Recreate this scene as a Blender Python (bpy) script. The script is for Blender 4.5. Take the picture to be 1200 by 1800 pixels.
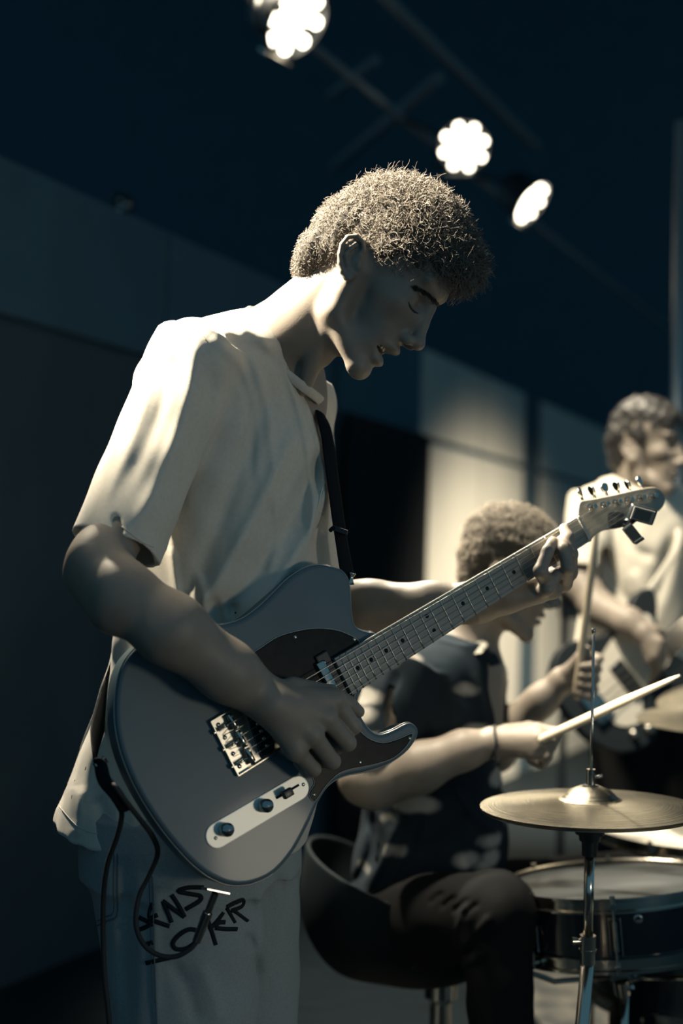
import bpy, bmesh, math, random
import numpy as np
from mathutils import Matrix, Vector
from mathutils.geometry import delaunay_2d_cdt
random.seed(7); RNG = np.random.default_rng(7)
for o in list(bpy.data.objects): bpy.data.objects.remove(o)
SC = bpy.context.scene
COL = SC.collection
V = np.array

# ------------------------------------------------------------------ camera
FPX, CAMZ = 2500.0, 1.15
PITCH, ROLL = math.radians(2.5), math.radians(1.5)
C_F = V([0, math.cos(PITCH), math.sin(PITCH)])
_U0 = V([0, -math.sin(PITCH), math.cos(PITCH)]); _X0 = V([1.0, 0, 0])
C_R = math.cos(ROLL) * _X0 + math.sin(ROLL) * _U0
C_U = -math.sin(ROLL) * _X0 + math.cos(ROLL) * _U0
CAM = V([0, 0, CAMZ])
cam_d = bpy.data.cameras.new('camera'); cam = bpy.data.objects.new('camera', cam_d); COL.objects.link(cam)
cam.matrix_world = Matrix(((C_R[0], C_U[0], -C_F[0], CAM[0]), (C_R[1], C_U[1], -C_F[1], CAM[1]), (C_R[2], C_U[2], -C_F[2], CAM[2]), (0, 0, 0, 1)))
cam_d.sensor_fit = 'HORIZONTAL'; cam_d.sensor_width = 24.0; cam_d.lens = 50.0
cam_d.clip_start = 0.05
cam_d.dof.use_dof = True; cam_d.dof.focus_distance = 2.0; cam_d.dof.aperture_fstop = 2.0; cam_d.dof.aperture_blades = 0
SC.camera = cam

# ------------------------------------------------------------------ world, lights, exposure
SC.view_settings.view_transform = 'Standard'; SC.view_settings.look = 'None'
SC.view_settings.gamma = 1.0; SC.view_settings.use_curve_mapping = False
SC.view_settings.exposure = 0.0
world = bpy.data.worlds.new('world'); SC.world = world; world.use_nodes = True
bg = world.node_tree.nodes['Background']
bg.inputs['Color'].default_value = (0.26, 0.66, 0.95, 1); bg.inputs['Strength'].default_value = 0.21
CREAM = (1.0, 0.87, 0.66)

def spot(name, loc, target, watts, size=60, blend=0.4, soft=0.08, col=CREAM):
    d = bpy.data.lights.new(name, 'SPOT'); d.energy = watts; d.color = col
    d.spot_size = math.radians(size); d.spot_blend = blend; d.shadow_soft_size = soft
    o = bpy.data.objects.new(name, d); COL.objects.link(o); o.location = loc
    o.rotation_euler = (Vector(target) - Vector(loc)).to_track_quat('-Z', 'Y').to_euler()
    return o
spot('key_spotlight', (-1.75, 1.90, 3.35), (0.02, 2.02, 1.57), 3900, 24.5, 1.0, 0.07)
spot('back_spotlight', (-1.25, 3.70, 3.4), (-0.28, 2.06, 1.12), 780, 44, 0.5, 0.08)
spot('side_spotlight', (1.72, 0.42, 0.92), (-0.12, 1.90, 0.84), 27, 44, 0.7, 0.16)
spot('drummer_spotlight', (-0.35, 4.6, 3.5), (0.50, 2.75, 0.95), 800, 44, 0.5, 0.10)
spot('band_spotlight', (-0.25, 2.65, 3.7), (0.70, 3.35, 1.2), 950, 54, 0.6, 0.12)
spot('wall_spotlight', (2.6, 5.6, 2.7), (1.05, 7.9, 0.0), 1500, 66, 0.9, 0.2)

# ------------------------------------------------------------------ projection helpers
def A(px, py, d):
    """point seen at pixel px,py of the 1200x1800 frame, d metres in front of the lens plane"""
    return CAM + d * (C_F + (px - 600) / FPX * C_R - (py - 900) / FPX * C_U)
def to_px(P):
    q = P - CAM; d = q @ C_F
    return 600 + FPX * (q @ C_R) / d, 900 - FPX * (q @ C_U) / d, d
def camvec(x, ydown, z):
    return x * C_R - ydown * C_U + z * C_F
def unit(v): v = np.asarray(v, float); return v / np.linalg.norm(v)

# ------------------------------------------------------------------ materials
MATS = {}
def mat(name, col, rough=0.6, metal=0.0, spec=0.5, noise=None, bump=None, coat=0.0, sss=0.0, emis=None, sheen=0.0, trans=0.0):
    """noise=(scale, other colour, contrast); bump=(scale, strength[, stretch xyz])"""
    if name in MATS: return MATS[name]
    m = bpy.data.materials.new(name); m.use_nodes = True; nt = m.node_tree; b = nt.nodes['Principled BSDF']
    b.inputs['Base Color'].default_value = (*col, 1); b.inputs['Roughness'].default_value = rough
    b.inputs['Metallic'].default_value = metal; b.inputs['Specular IOR Level'].default_value = spec
    b.inputs['Coat Weight'].default_value = coat; b.inputs['Coat Roughness'].default_value = 0.08
    if sheen: b.inputs['Sheen Weight'].default_value = sheen
    if trans: b.inputs['Transmission Weight'].default_value = trans
    if sss:
        b.inputs['Subsurface Weight'].default_value = sss
        b.inputs['Subsurface Radius'].default_value = (0.008, 0.006, 0.004); b.inputs['Subsurface Scale'].default_value = 0.6
    if emis: b.inputs['Emission Color'].default_value = (*emis[0], 1); b.inputs['Emission Strength'].default_value = emis[1]
    tc = nt.nodes.new('ShaderNodeTexCoord')
    if noise:
        n = nt.nodes.new('ShaderNodeTexNoise'); n.inputs['Scale'].default_value = noise[0]; n.inputs['Detail'].default_value = 5
        mp = nt.nodes.new('ShaderNodeMapping'); nt.links.new(tc.outputs['Object'], mp.inputs[0]); nt.links.new(mp.outputs[0], n.inputs['Vector'])
        if len(noise) > 3: mp.inputs['Scale'].default_value = noise[3]
        r = nt.nodes.new('ShaderNodeValToRGB'); c = noise[2]
        r.color_ramp.elements[0].position = 0.5 - c; r.color_ramp.elements[1].position = 0.5 + c
        r.color_ramp.elements[0].color = (*col, 1); r.color_ramp.elements[1].color = (*noise[1], 1)
        nt.links.new(n.outputs['Fac'], r.inputs[0]); nt.links.new(r.outputs[0], b.inputs['Base Color'])
    if bump:
        n2 = nt.nodes.new('ShaderNodeTexNoise'); n2.inputs['Scale'].default_value = bump[0]; n2.inputs['Detail'].default_value = 4
        mp2 = nt.nodes.new('ShaderNodeMapping'); nt.links.new(tc.outputs['Object'], mp2.inputs[0]); nt.links.new(mp2.outputs[0], n2.inputs['Vector'])
        if len(bump) > 2: mp2.inputs['Scale'].default_value = bump[2]
        bp = nt.nodes.new('ShaderNodeBump'); bp.inputs['Strength'].default_value = bump[1]; bp.inputs['Distance'].default_value = 0.002
        nt.links.new(n2.outputs['Fac'], bp.inputs['Height']); nt.links.new(bp.outputs[0], b.inputs['Normal'])
    MATS[name] = m; return m

SKIN = mat('skin', (0.26, 0.225, 0.19), 0.52, sss=0.10, spec=0.4, noise=(45, (0.22, 0.19, 0.16), 0.25), bump=(420, 0.10))
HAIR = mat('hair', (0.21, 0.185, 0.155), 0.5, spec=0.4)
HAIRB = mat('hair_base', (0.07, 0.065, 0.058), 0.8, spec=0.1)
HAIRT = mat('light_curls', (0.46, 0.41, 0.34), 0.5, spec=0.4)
HAIRD = mat('dark_hair', (0.022, 0.022, 0.022), 0.5, spec=0.5)
BROW = mat('brow_hair', (0.02, 0.022, 0.025), 0.6)
TEETH = mat('teeth', (0.6, 0.57, 0.5), 0.3)
TEE = mat('cream_jersey', (0.60, 0.57, 0.50), 0.9, spec=0.15, sheen=0.25, noise=(160, (0.55, 0.52, 0.46), 0.2), bump=(900, 0.15))
TEE2 = mat('white_jersey', (0.72, 0.68, 0.58), 0.9, spec=0.15, sheen=0.2, bump=(500, 0.1))
DENIM = mat('pale_denim', (0.33, 0.36, 0.36), 0.9, spec=0.15, noise=(300, (0.25, 0.285, 0.295), 0.3), bump=(900, 0.3))
DENIMS = mat('denim_seam', (0.12, 0.15, 0.165), 0.9, spec=0.1)
INK = mat('black_paint', (0.012, 0.018, 0.022), 0.85, spec=0.2)
DARKDEN = mat('black_denim', (0.013, 0.014, 0.015), 0.9, spec=0.06, noise=(250, (0.009, 0.010, 0.011), 0.3), bump=(600, 0.3))
CHROME = mat('chrome', (0.55, 0.52, 0.46), 0.16, 1.0)
STEEL = mat('brushed_steel', (0.62, 0.58, 0.50), 0.30, 1.0, bump=(500, 0.05, (1, 40, 1)))
BLACKP = mat('black_plastic', (0.010, 0.014, 0.017), 0.35)
BLACKR = mat('black_rubber', (0.012, 0.015, 0.018), 0.7)
STRAPM = mat('black_webbing', (0.006, 0.009, 0.012), 0.85, spec=0.08, bump=(900, 0.4))
BODYP = mat('slate_lacquer', (0.095, 0.145, 0.170), 0.40, spec=0.30, coat=0.10, noise=(14, (0.08, 0.125, 0.15), 0.25))
BODYE = mat('dark_binding', (0.05, 0.075, 0.09), 0.25, coat=0.5)
GUARD = mat('black_pickguard', (0.006, 0.010, 0.013), 0.35, spec=0.12, noise=(90, (0.014, 0.018, 0.02), 0.2))
GUARDE = mat('white_ply', (0.42, 0.42, 0.38), 0.4)
MAPLE = mat('maple_fretboard', (0.25, 0.245, 0.22), 0.38, coat=0.25, noise=(30, (0.20, 0.20, 0.185), 0.25, (1, 14, 14)))
MAPLEH = mat('maple_headstock', (0.40, 0.37, 0.30), 0.35, coat=0.3, noise=(22, (0.33, 0.30, 0.25), 0.25, (1, 10, 10)))
DECAL = mat('headstock_decal', (0.16, 0.16, 0.15), 0.5, noise=(80, (0.05, 0.055, 0.06), 0.1))
BONE = mat('bone_nut', (0.5, 0.48, 0.42), 0.4)

# ------------------------------------------------------------------ object helpers
MW = {}
def link(o): COL.objects.link(o); return o
def setp(o, label=None, cat=None, group=None, kind=None):
    if label: o['label'] = label
    if cat: o['category'] = cat
    if group: o['group'] = group
    if kind: o['kind'] = kind
    return o
def thing(name, loc, label, cat, group=None, matrix=None):
    o = link(bpy.data.objects.new(name, None)); o.empty_display_size = 0.05
    M = matrix if matrix is not None else Matrix.Translation(Vector(tuple(float(c) for c in loc)))
    o.matrix_world = M; MW[o.name] = M
    return setp(o, label, cat, group)
def attach(o, parent, local=False):
    if parent is not None:
        o.parent = parent
        if not local: o.matrix_parent_inverse = MW.get(parent.name, Matrix.Identity(4)).inverted()
    if o.name not in MW:
        MW[o.name] = (MW.get(parent.name, Matrix.Identity(4)).copy() if (local and parent is not None) else Matrix.Identity(4))
    return o
def mk(name, vf, m, parent=None, local=False, smooth=True, sharp=None):
    v, f = vf
    me = bpy.data.meshes.new(name)
    v = np.asarray(v, np.float32)
    if isinstance(f, np.ndarray):
        n, k = f.shape
        me.vertices.add(len(v)); me.vertices.foreach_set('co', v.ravel())
        me.loops.add(n * k); me.loops.foreach_set('vertex_index', f.astype(np.int32).ravel())
        me.polygons.add(n); me.polygons.foreach_set('loop_start', np.arange(0, n * k, k, dtype=np.int32))
        me.update(calc_edges=True); me.validate()
    else:
        me.from_pydata(v.tolist(), [], [tuple(int(i) for i in q) for q in f]); me.update()
    if smooth:
        me.polygons.foreach_set('use_smooth', [p.loop_total < 13 for p in me.polygons] if not isinstance(f, np.ndarray) else [True] * len(me.polygons))
        if sharp: me.set_sharp_from_angle(angle=math.radians(sharp))
    me.materials.append(m)
    o = link(bpy.data.objects.new(name, me))
    return attach(o, parent, local)
def join(*vfs):
    vs, fs, n = [], [], 0
    for v, f in vfs:
        v = np.asarray(v, float); vs.append(v); fs += [tuple(int(i) + n for i in q) for q in f]; n += len(v)
    return np.vstack(vs), fs
def frames(P):
    P = np.asarray(P, float); T = np.gradient(P, axis=0); T /= np.linalg.norm(T, axis=1)[:, None] + 1e-12
    n = np.cross(T[0], V([0, 0, 1.0])); n = np.cross(T[0], V([1.0, 0, 0])) if np.linalg.norm(n) < 1e-3 else n
    n = unit(n); N = [n]
    for i in range(1, len(P)):
        n = n - T[i] * (n @ T[i]); n = unit(n); N.append(n)
    N = V(N); return T, N, np.cross(T, N)
def tube(P, r, n=10, cap=True, flat=None, nrm=None):
    """sweep; flat=(a,b) elliptical factors; nrm: fixed normal direction for ribbons"""
    P = np.asarray(P, float); r = np.broadcast_to(np.asarray(r, float), (len(P),))
    T, N, B = frames(P)
    if nrm is not None:
        N = np.asarray(nrm, float) * np.ones((len(P), 1)); N = N - T * (N * T).sum(1)[:, None]; N /= np.linalg.norm(N, axis=1)[:, None]; B = np.cross(T, N)
    a = np.arange(n) * 2 * math.pi / n; fa, fb = flat if flat else (1, 1)
    v = P[:, None, :] + r[:, None, None] * (fa * np.cos(a)[None, :, None] * N[:, None, :] + fb * np.sin(a)[None, :, None] * B[:, None, :])
    v = v.reshape(-1, 3); f = []
    for i in range(len(P) - 1):
        for j in range(n):
            k = (j + 1) % n; f.append((i * n + j, i * n + k, (i + 1) * n + k, (i + 1) * n + j))
    if cap: f.append(tuple(range(n))[::-1]); f.append(tuple((len(P) - 1) * n + j for j in range(n)))
    return v, f
def lathe(prof, n=48, o=(0, 0, 0), ax=(0, 0, 1)):
    """prof list of (r,h) along ax from o"""
    ax = unit(ax); e1 = np.cross(ax, V([0, 1.0, 0])); e1 = np.cross(ax, V([1.0, 0, 0])) if np.linalg.norm(e1) < 1e-2 else e1
    e1 = unit(e1); e2 = np.cross(ax, e1); v = []; f = []
    a = np.arange(n) * 2 * math.pi / n
    for r, h in prof:
        v.append(V(o) + h * ax + max(r, 1e-5) * (np.cos(a)[:, None] * e1 + np.sin(a)[:, None] * e2))
    v = np.vstack(v)
    for i in range(len(prof) - 1):
        for j in range(n):
            k = (j + 1) % n; f.append((i * n + j, i * n + k, (i + 1) * n + k, (i + 1) * n + j))
    return v, f
def box(c, ex, ey, ez, bev=0.0):
    """box with half-extent vectors; small chamfer by bmesh"""
    c = V(c, dtype=float); ex, ey, ez = V(ex, dtype=float), V(ey, dtype=float), V(ez, dtype=float)
    v = [c + a * ex + b * ey + d * ez for a in (-1, 1) for b in (-1, 1) for d in (-1, 1)]
    f = [(0, 1, 3, 2), (4, 6, 7, 5), (0, 4, 5, 1), (2, 3, 7, 6), (0, 2, 6, 4), (1, 5, 7, 3)]
    if np.dot(np.cross(ex, ey), ez) < 0: f = [q[::-1] for q in f]
    if bev <= 0: return np.array(v), f
    bm = bmesh.new(); bv = [bm.verts.new(p) for p in v]; [bm.faces.new([bv[i] for i in q]) for q in f]
    bmesh.ops.bevel(bm, geom=bm.edges[:], offset=bev, segments=2, affect='EDGES', profile=0.6)
    bm.verts.index_update(); r = (np.array([p.co[:] for p in bm.verts]), [tuple(q.index for q in fc.verts) for fc in bm.faces]); bm.free(); return r
def catmull(P, n=8, closed=True):
    P = np.asarray(P, float); m = len(P); out = []
    rng = range(m) if closed else range(m - 1)
    for i in rng:
        if closed: p0, p1, p2, p3 = P[i - 1], P[i], P[(i + 1) % m], P[(i + 2) % m]
        else: p0, p1, p2, p3 = P[max(i - 1, 0)], P[i], P[i + 1], P[min(i + 2, m - 1)]
        for t in np.arange(n) / n:
            out.append(0.5 * (2 * p1 + (p2 - p0) * t + (2 * p0 - 5 * p1 + 4 * p2 - p3) * t * t + (3 * p1 - p0 - 3 * p2 + p3) * t ** 3))
    if not closed: out.append(P[-1])
    return V(out)
def prism(out, z0, z1, bev=0.0, steps=3, bev_bottom=None):
    """closed 2-D outline extruded from z0 to z1 with rounded edges"""
    out = np.asarray(out, float)
    if ((out[:, 0] * np.roll(out[:, 1], -1)) - (np.roll(out[:, 0], -1) * out[:, 1])).sum() < 0: out = out[::-1]
    t = np.roll(out, -1, 0) - np.roll(out, 1, 0); t /= np.linalg.norm(t, axis=1)[:, None] + 1e-12; nn = np.stack([t[:, 1], -t[:, 0]], 1)
    bb = bev if bev_bottom is None else bev_bottom; rings = []
    for k in range(steps + 1):
        a = k / steps * math.pi / 2; rings.append((bb * (1 - math.sin(a)), z0 + bb * (1 - math.cos(a))))
    if bb == 0: rings = [(0, z0)]
    for k in range(steps + 1):
        a = k / steps * math.pi / 2; rings.append((bev * (1 - math.cos(a)), z1 - bev * (1 - math.sin(a))))
        if bev == 0: break
    if bev > 0: rings = rings + [(bev + 0.0015, z1)]
    n = len(out); v = []; f = []
    for ins, z in rings: v.append(np.column_stack([out - nn * ins, np.full(n, z)]))
    v = np.vstack(v)
    for i in range(len(rings) - 1):
        for j in range(n): k = (j + 1) % n; f.append((i * n + j, i * n + k, (i + 1) * n + k, (i + 1) * n + j))
    vs = [v]; tot = len(v)
    for ring, rev in ((0, True), (len(rings) - 1, False)):
        P = v[ring * n:(ring + 1) * n]
        q = delaunay_2d_cdt([Vector(p[:2]) for p in P], [], [list(range(n))], 1, 1e-7)
        w = V([(p[0], p[1], P[0, 2]) for p in q[0]])
        vs.append(w)
        for t in q[2]:
            a_, b_, c_ = [w[i] for i in t[:3]]; up = np.cross(b_ - a_, c_ - a_)[2] > 0
            t = [i + tot for i in t]; f.append(tuple(t if up != rev else t[::-1]))
        tot += len(w)
    return np.vstack(vs), f

# ------------------------------------------------------------------ distance-field modelling
BIG = 1e3
_BX = None      # bounds of the batch being evaluated
class S:
    def __init__(s, f, lo, hi): s.f, s.lo, s.hi = f, np.asarray(lo, float), np.asarray(hi, float)
    def ev(s, p, pad=0.05):
        if _BX is not None and (np.any(_BX[0] > s.hi + pad) or np.any(_BX[1] < s.lo - pad)): return np.full(len(p), BIG, np.float32)
        if _BX is not None and np.all(_BX[0] > s.lo - pad) and np.all(_BX[1] < s.hi + pad): return s.f(p)
        m = np.all((p > s.lo - pad) & (p < s.hi + pad), axis=1); r = np.full(len(p), BIG, np.float32)
        if m.all(): return s.f(p)
        if m.any(): r[m] = s.f(p[m])
        return r
def ell(c, r, ax=None):
    c = np.asarray(c, float); r = np.asarray(r, float) * np.ones(3); ax = np.eye(3) if ax is None else np.asarray(ax, float)
    M = (ax / r[:, None]).T; M2 = (ax / (r ** 2)[:, None]).T
    def f(p):
        q = p - c; k0 = np.linalg.norm(q @ M, axis=1); k1 = np.linalg.norm(q @ M2, axis=1)
        return np.where(k1 < 1e-9, -r.min(), k0 * (k0 - 1) / np.maximum(k1, 1e-9)).astype(np.float32)
    e = np.sqrt(((ax * r[:, None]) ** 2).sum(0)); return S(f, c - e, c + e)
def rc(a, b, ra, rb):
    a = np.asarray(a, float); b = np.asarray(b, float); ab = b - a; L = ab @ ab
    def f(p):
        q = p - a; t = np.clip((q @ ab) / L, 0, 1); return (np.linalg.norm(q - t[:, None] * ab, axis=1) - (ra + (rb - ra) * t)).astype(np.float32)
    m = max(ra, rb); return S(f, np.minimum(a, b) - m, np.maximum(a, b) + m)
def U(k, *ss):
    ss = list(ss)
    def f(p):
        r = None
        for s in ss:
            d = s.ev(p)
            if r is None: r = d
            elif k > 0: h = np.maximum(k - np.abs(r - d), 0) / k; r = np.minimum(r, d) - h * h * k * 0.25
            else: r = np.minimum(r, d)
        return r
    return S(f, np.min([s.lo for s in ss], 0), np.max([s.hi for s in ss], 0))
def SUB(a, b, k=0.0):
    def f(p):
        x = a.ev(p); y = -b.ev(p)
        if k > 0: h = np.maximum(k - np.abs(x - y), 0) / k; return np.maximum(x, y) + h * h * k * 0.25
        return np.maximum(x, y)
    return S(f, a.lo, a.hi)
def CUT(a, pt, n, k=0.0):
    """keep the side opposite to n"""
    pt = np.asarray(pt, float); n = unit(n)
    def f(p):
        x = a.ev(p); y = ((p - pt) @ n).astype(np.float32)
        if k > 0: h = np.maximum(k - np.abs(x - y), 0) / k; return np.maximum(x, y) + h * h * k * 0.25
        return np.maximum(x, y)
    return S(f, a.lo, a.hi)
def chain(pts, rad, k=0.02):
    return U(k, *[rc(pts[i], pts[i + 1], rad[i], rad[i + 1]) for i in range(len(pts) - 1)])
def OFF(a, r): return S(lambda p: a.ev(p) - r, a.lo - r, a.hi + r)
def loft(st, side, ratio_front=1.0):
    """st rows: px_left, px_right, py, depth, half width along 'side'; stacked along world z"""
    C, Aw, Bw, Z = [], [], [], []
    L = V([side[0], side[1], 0.0]); Fd = V([side[1], -side[0], 0.0])
    for l, r, y, d, a in st:
        c = A((l + r) / 2, y, d); e = (r - l) / 2 * d / FPX
        b = math.sqrt(max(e * e - (a * side[0]) ** 2, (0.3 * e) ** 2)) / abs(side[1])
        C.append(c); Aw.append(a); Bw.append(b); Z.append(c[2])
    o = np.argsort(Z); C, Aw, Bw, Z = V(C)[o], V(Aw)[o], V(Bw)[o], V(Z)[o]
    zf = np.linspace(Z[0], Z[-1], 160)
    def sm(y):
        y = np.interp(zf, Z, y); k = np.ones(15) / 15; return np.convolve(np.pad(y, 7, 'edge'), k, 'valid')
    cx, cy, aw, bw = sm(C[:, 0]), sm(C[:, 1]), sm(Aw), sm(Bw)
    z0, z1 = Z[0], Z[-1]
    def f(p):
        z = np.clip(p[:, 2], z0, z1); x = p[:, 0] - np.interp(z, zf, cx); y = p[:, 1] - np.interp(z, zf, cy)
        a = np.interp(z, zf, aw); b = np.interp(z, zf, bw)
        u = x * L[0] + y * L[1]; v = x * Fd[0] + y * Fd[1]
        k0 = np.sqrt((u / a) ** 2 + (v / b) ** 2); k1 = np.sqrt((u / a ** 2) ** 2 + (v / b ** 2) ** 2)
        d = k0 * (k0 - 1) / np.maximum(k1, 1e-6); d = np.where(k0 < 0.02, -np.minimum(a, b), d)
        return np.maximum(d, np.abs(p[:, 2] - (z0 + z1) / 2) - (z1 - z0) / 2).astype(np.float32)
    m = max(max(Aw), max(Bw)) + 0.02
    return S(f, [C[:, 0].min() - m, C[:, 1].min() - m, z0], [C[:, 0].max() + m, C[:, 1].max() + m, z1])
def folds(a, fl, dmax=9.0):
    """ridges (+) and creases (-) along lines given as pixel tracks on the camera side, depth-limited; amp in m, width in px"""
    segs = []
    for tr, amp, w in fl:
        tr = catmull(tr, 5, False); segs.append((tr, amp, w))
    def f(p):
        d = a.ev(p); m = np.abs(d) < 0.05
        if m.any():
            x, y, dep = to_px(p[m]); add = np.zeros(m.sum())
            for tr, amp, w in segs:
                i0 = np.nonzero((x > tr[:, 0].min() - 2.6 * w) & (x < tr[:, 0].max() + 2.6 * w) & (y > tr[:, 1].min() - 2.6 * w) & (y < tr[:, 1].max() + 2.6 * w))[0]
                if not len(i0): continue
                xs, ys = x[i0], y[i0]; best = np.full(len(i0), 1e9); tt = np.zeros(len(i0)); n = len(tr) - 1
                for i in range(n):
                    ax_, ay_ = tr[i]; bx, by = tr[i + 1] - tr[i]; t = np.clip(((xs - ax_) * bx + (ys - ay_) * by) / (bx * bx + by * by + 1e-9), 0, 1)
                    q = (xs - ax_ - t * bx) ** 2 + (ys - ay_ - t * by) ** 2; s = q < best; best = np.where(s, q, best); tt = np.where(s, (i + t) / n, tt)
                add[i0] += amp * np.exp(-best / (w * w)) * np.clip(4 * np.minimum(tt, 1 - tt) + 0.25, 0, 1)
            d[m] = d[m] - np.where(dep < dmax, add, 0)
        return d
    return S(f, a.lo - 0.01, a.hi + 0.01)
def wob(a, amp, freq, seed=0):
    rs = np.random.default_rng(seed); K = rs.normal(size=(7, 3)) * freq; ph = rs.uniform(0, 6.28, 7)
    def f(p):
        d = a.ev(p); m = np.abs(d) < 0.06
        if m.any(): d[m] = d[m] + amp * np.sin(p[m] @ K.T + ph).mean(1) * 1.6
        return d
    return S(f, a.lo - amp, a.hi + amp)
def mesh(sdf, h):
    """naive surface nets on sparse 8-cell blocks"""
    B = 8; lo = sdf.lo - 3 * h; hi = sdf.hi + 3 * h; nb = np.ceil((hi - lo) / (B * h)).astype(int)
    g = np.stack(np.meshgrid(*[np.arange(k) for k in nb], indexing='ij'), -1).reshape(-1, 3)
    def ev(P, n=90000):
        global _BX
        out = []
        for i in range(0, len(P), n):
            q = P[i:i + n]; _BX = (q.min(0), q.max(0)); out.append(sdf.ev(q))
        _BX = None
        return np.concatenate(out)
    so = g // 5; g = g[np.lexsort((so[:, 2], so[:, 1], so[:, 0]))]
    act = g[np.abs(ev(lo + (g + 0.5) * B * h)) < B * h * 0.87 * 1.3]
    r9 = np.stack(np.meshgrid(*[np.arange(9)] * 3, indexing='ij'), -1).reshape(-1, 3)
    base = act * B
    vals = ev((lo + (base[:, None, :] + r9[None]) * h).reshape(-1, 3)).reshape(-1, 9, 9, 9)
    ins = vals < 0; N = nb * B + 2
    c = np.zeros(ins[:, :8, :8, :8].shape, np.int8)
    for i in (0, 1):
        for j in (0, 1):
            for k in (0, 1): c += ins[:, i:i + 8, j:j + 8, k:k + 8]
    b, x, y, z = np.nonzero((c > 0) & (c < 8))
    acc = np.zeros((len(b), 3)); cnt = np.zeros(len(b))
    cor = [(i, j, k) for i in (0, 1) for j in (0, 1) for k in (0, 1)]
    cv = {q: vals[b, x + q[0], y + q[1], z + q[2]] for q in cor}
    for q in cor:
        for a in range(3):
            if q[a] == 0:
                q2 = tuple(q[i] + (i == a) for i in range(3)); v0, v1 = cv[q], cv[q2]; s = (v0 < 0) != (v1 < 0)
                t = np.where(s, v0 / np.where(np.abs(v0 - v1) < 1e-12, 1, v0 - v1), 0); t = np.clip(t, 0, 1)
                for i in range(3): acc[:, i] += np.where(s, q[i] + (t if i == a else 0), 0)
                cnt += s
    gi = base[b] + np.stack([x, y, z], 1)
    P = lo + (gi + acc / cnt[:, None]) * h
    key = lambda q: (q[:, 0] * N[1] + q[:, 1]) * N[2] + q[:, 2]
    ids = key(gi); order = np.argsort(ids); ids = ids[order]; P = P[order]; F = []
    for a in range(3):
        v0 = ins[:, :8, :8, :8]; sl = [slice(0, 8)] * 3; sl[a] = slice(1, 9); v1 = ins[(slice(None), *sl)]
        b, x, y, z = np.nonzero(v0 != v1); s = base[b] + np.stack([x, y, z], 1); flip = ~v0[b, x, y, z]
        e1, e2 = np.zeros(3, int), np.zeros(3, int); e1[(a + 1) % 3] = 1; e2[(a + 2) % 3] = 1
        q = [key(s - e1 - e2), key(s - e2), key(s), key(s - e1)]
        ix = [np.minimum(np.searchsorted(ids, w), len(ids) - 1) for w in q]; ok = np.all([ids[i] == w for i, w in zip(ix, q)], 0)
        f = np.stack(ix, 1)[ok]; fl = flip[ok]; f[fl] = f[fl][:, ::-1]; F.append(f)
    return P, np.vstack(F)
def hits(sdf, pts, d0=1.4, d1=4.0):
    """march pixel rays onto a shape, all at once"""
    pts = np.asarray(pts, float); r = V([A(x, y, 1.0) - CAM for x, y in pts]); t = np.full(len(pts), d0)
    for _ in range(140):
        d = sdf.f(CAM + r * t[:, None]); live = (d > 4e-4) & (t < d1)
        if not live.any(): break
        t = t + np.where(live, np.clip(d * 0.75, 4e-4, 0.03), 0)
    return (CAM + r * t[:, None])[t < d1]
def hit(sdf, px, py, d0=1.4, d1=4.0):
    q = hits(sdf, [(px, py)], d0, d1); return q[0] if len(q) else None
# ================================================================== the setting
WD = unit([0.399, 0.917, 0]); WN = V([WD[1], -WD[0], 0]); W0 = V([-0.93, 3.88, 0.0])    # partition wall: direction, room-side normal, base point
FLOOR = mat('dark_floor', (0.007, 0.013, 0.018), 0.7, spec=0.15, noise=(6, (0.013, 0.022, 0.028), 0.2, (1, 5, 1)), bump=(40, 0.1))
WALLM = mat('slate_wall_paint', (0.030, 0.082, 0.116), 0.85, noise=(5, (0.042, 0.104, 0.14), 0.25), bump=(60, 0.12))
WALLD = mat('black_wall_paint', (0.030, 0.085, 0.115), 0.9, noise=(4, (0.036, 0.097, 0.13), 0.25))
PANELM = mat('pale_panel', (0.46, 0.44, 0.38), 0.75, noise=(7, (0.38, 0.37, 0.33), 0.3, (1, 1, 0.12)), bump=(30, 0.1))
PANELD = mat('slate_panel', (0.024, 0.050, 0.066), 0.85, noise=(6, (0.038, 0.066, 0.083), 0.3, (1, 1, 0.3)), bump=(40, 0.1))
CURT = mat('black_curtain', (0.006, 0.009, 0.011), 0.95)
def wp(t, z, off=0.0): return W0 + WD * t + WN * off + V([0, 0, z])
def slab(name, t0, t1, z0, z1, th, m, parent=None, off=0.0, bev=0.004):
    return mk(name, box(wp((t0 + t1) / 2, (z0 + z1) / 2, off + th / 2), WD * (t1 - t0) / 2, WN * th / 2, V([0, 0, (z1 - z0) / 2]), bev), m, parent, smooth=False)
fl = mk('floor', box((1, 6, -0.05), (9, 0, 0), (0, 9, 0), (0, 0, 0.05)), FLOOR, smooth=False); setp(fl, 'dark scuffed stage floor', 'floor', kind='structure')
ce = mk('ceiling', box((1, 8, 9.05), (9, 0, 0), (0, 7.2, 0), (0, 0, 0.05)), WALLD, smooth=False); setp(ce, 'black ceiling high above the stage', 'ceiling', kind='structure')
wf = mk('wall_far', box((1, 15.1, 4.5), (9, 0, 0), (0, 0.1, 0), (0, 0, 4.5)), WALLD, smooth=False); setp(wf, 'black wall far behind the stage', 'wall', kind='structure')
wl = slab('wall_left', -5.0, 9.0, 0, 2.25, 0.12, WALLD, None, -0.12); setp(wl, 'long partition wall behind the band with slate and pale panels', 'wall', kind='structure')
tt = -4.6
while tt < 2.05:
    t1 = min(tt + 1.35, 2.2)
    slab('panel', tt, t1 - 0.012, 0.0, 1.815, 0.02, PANELD, wl); slab('panel', tt, t1 - 0.012, 1.83, 2.25, 0.03, WALLM, wl); tt += 1.35
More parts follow.
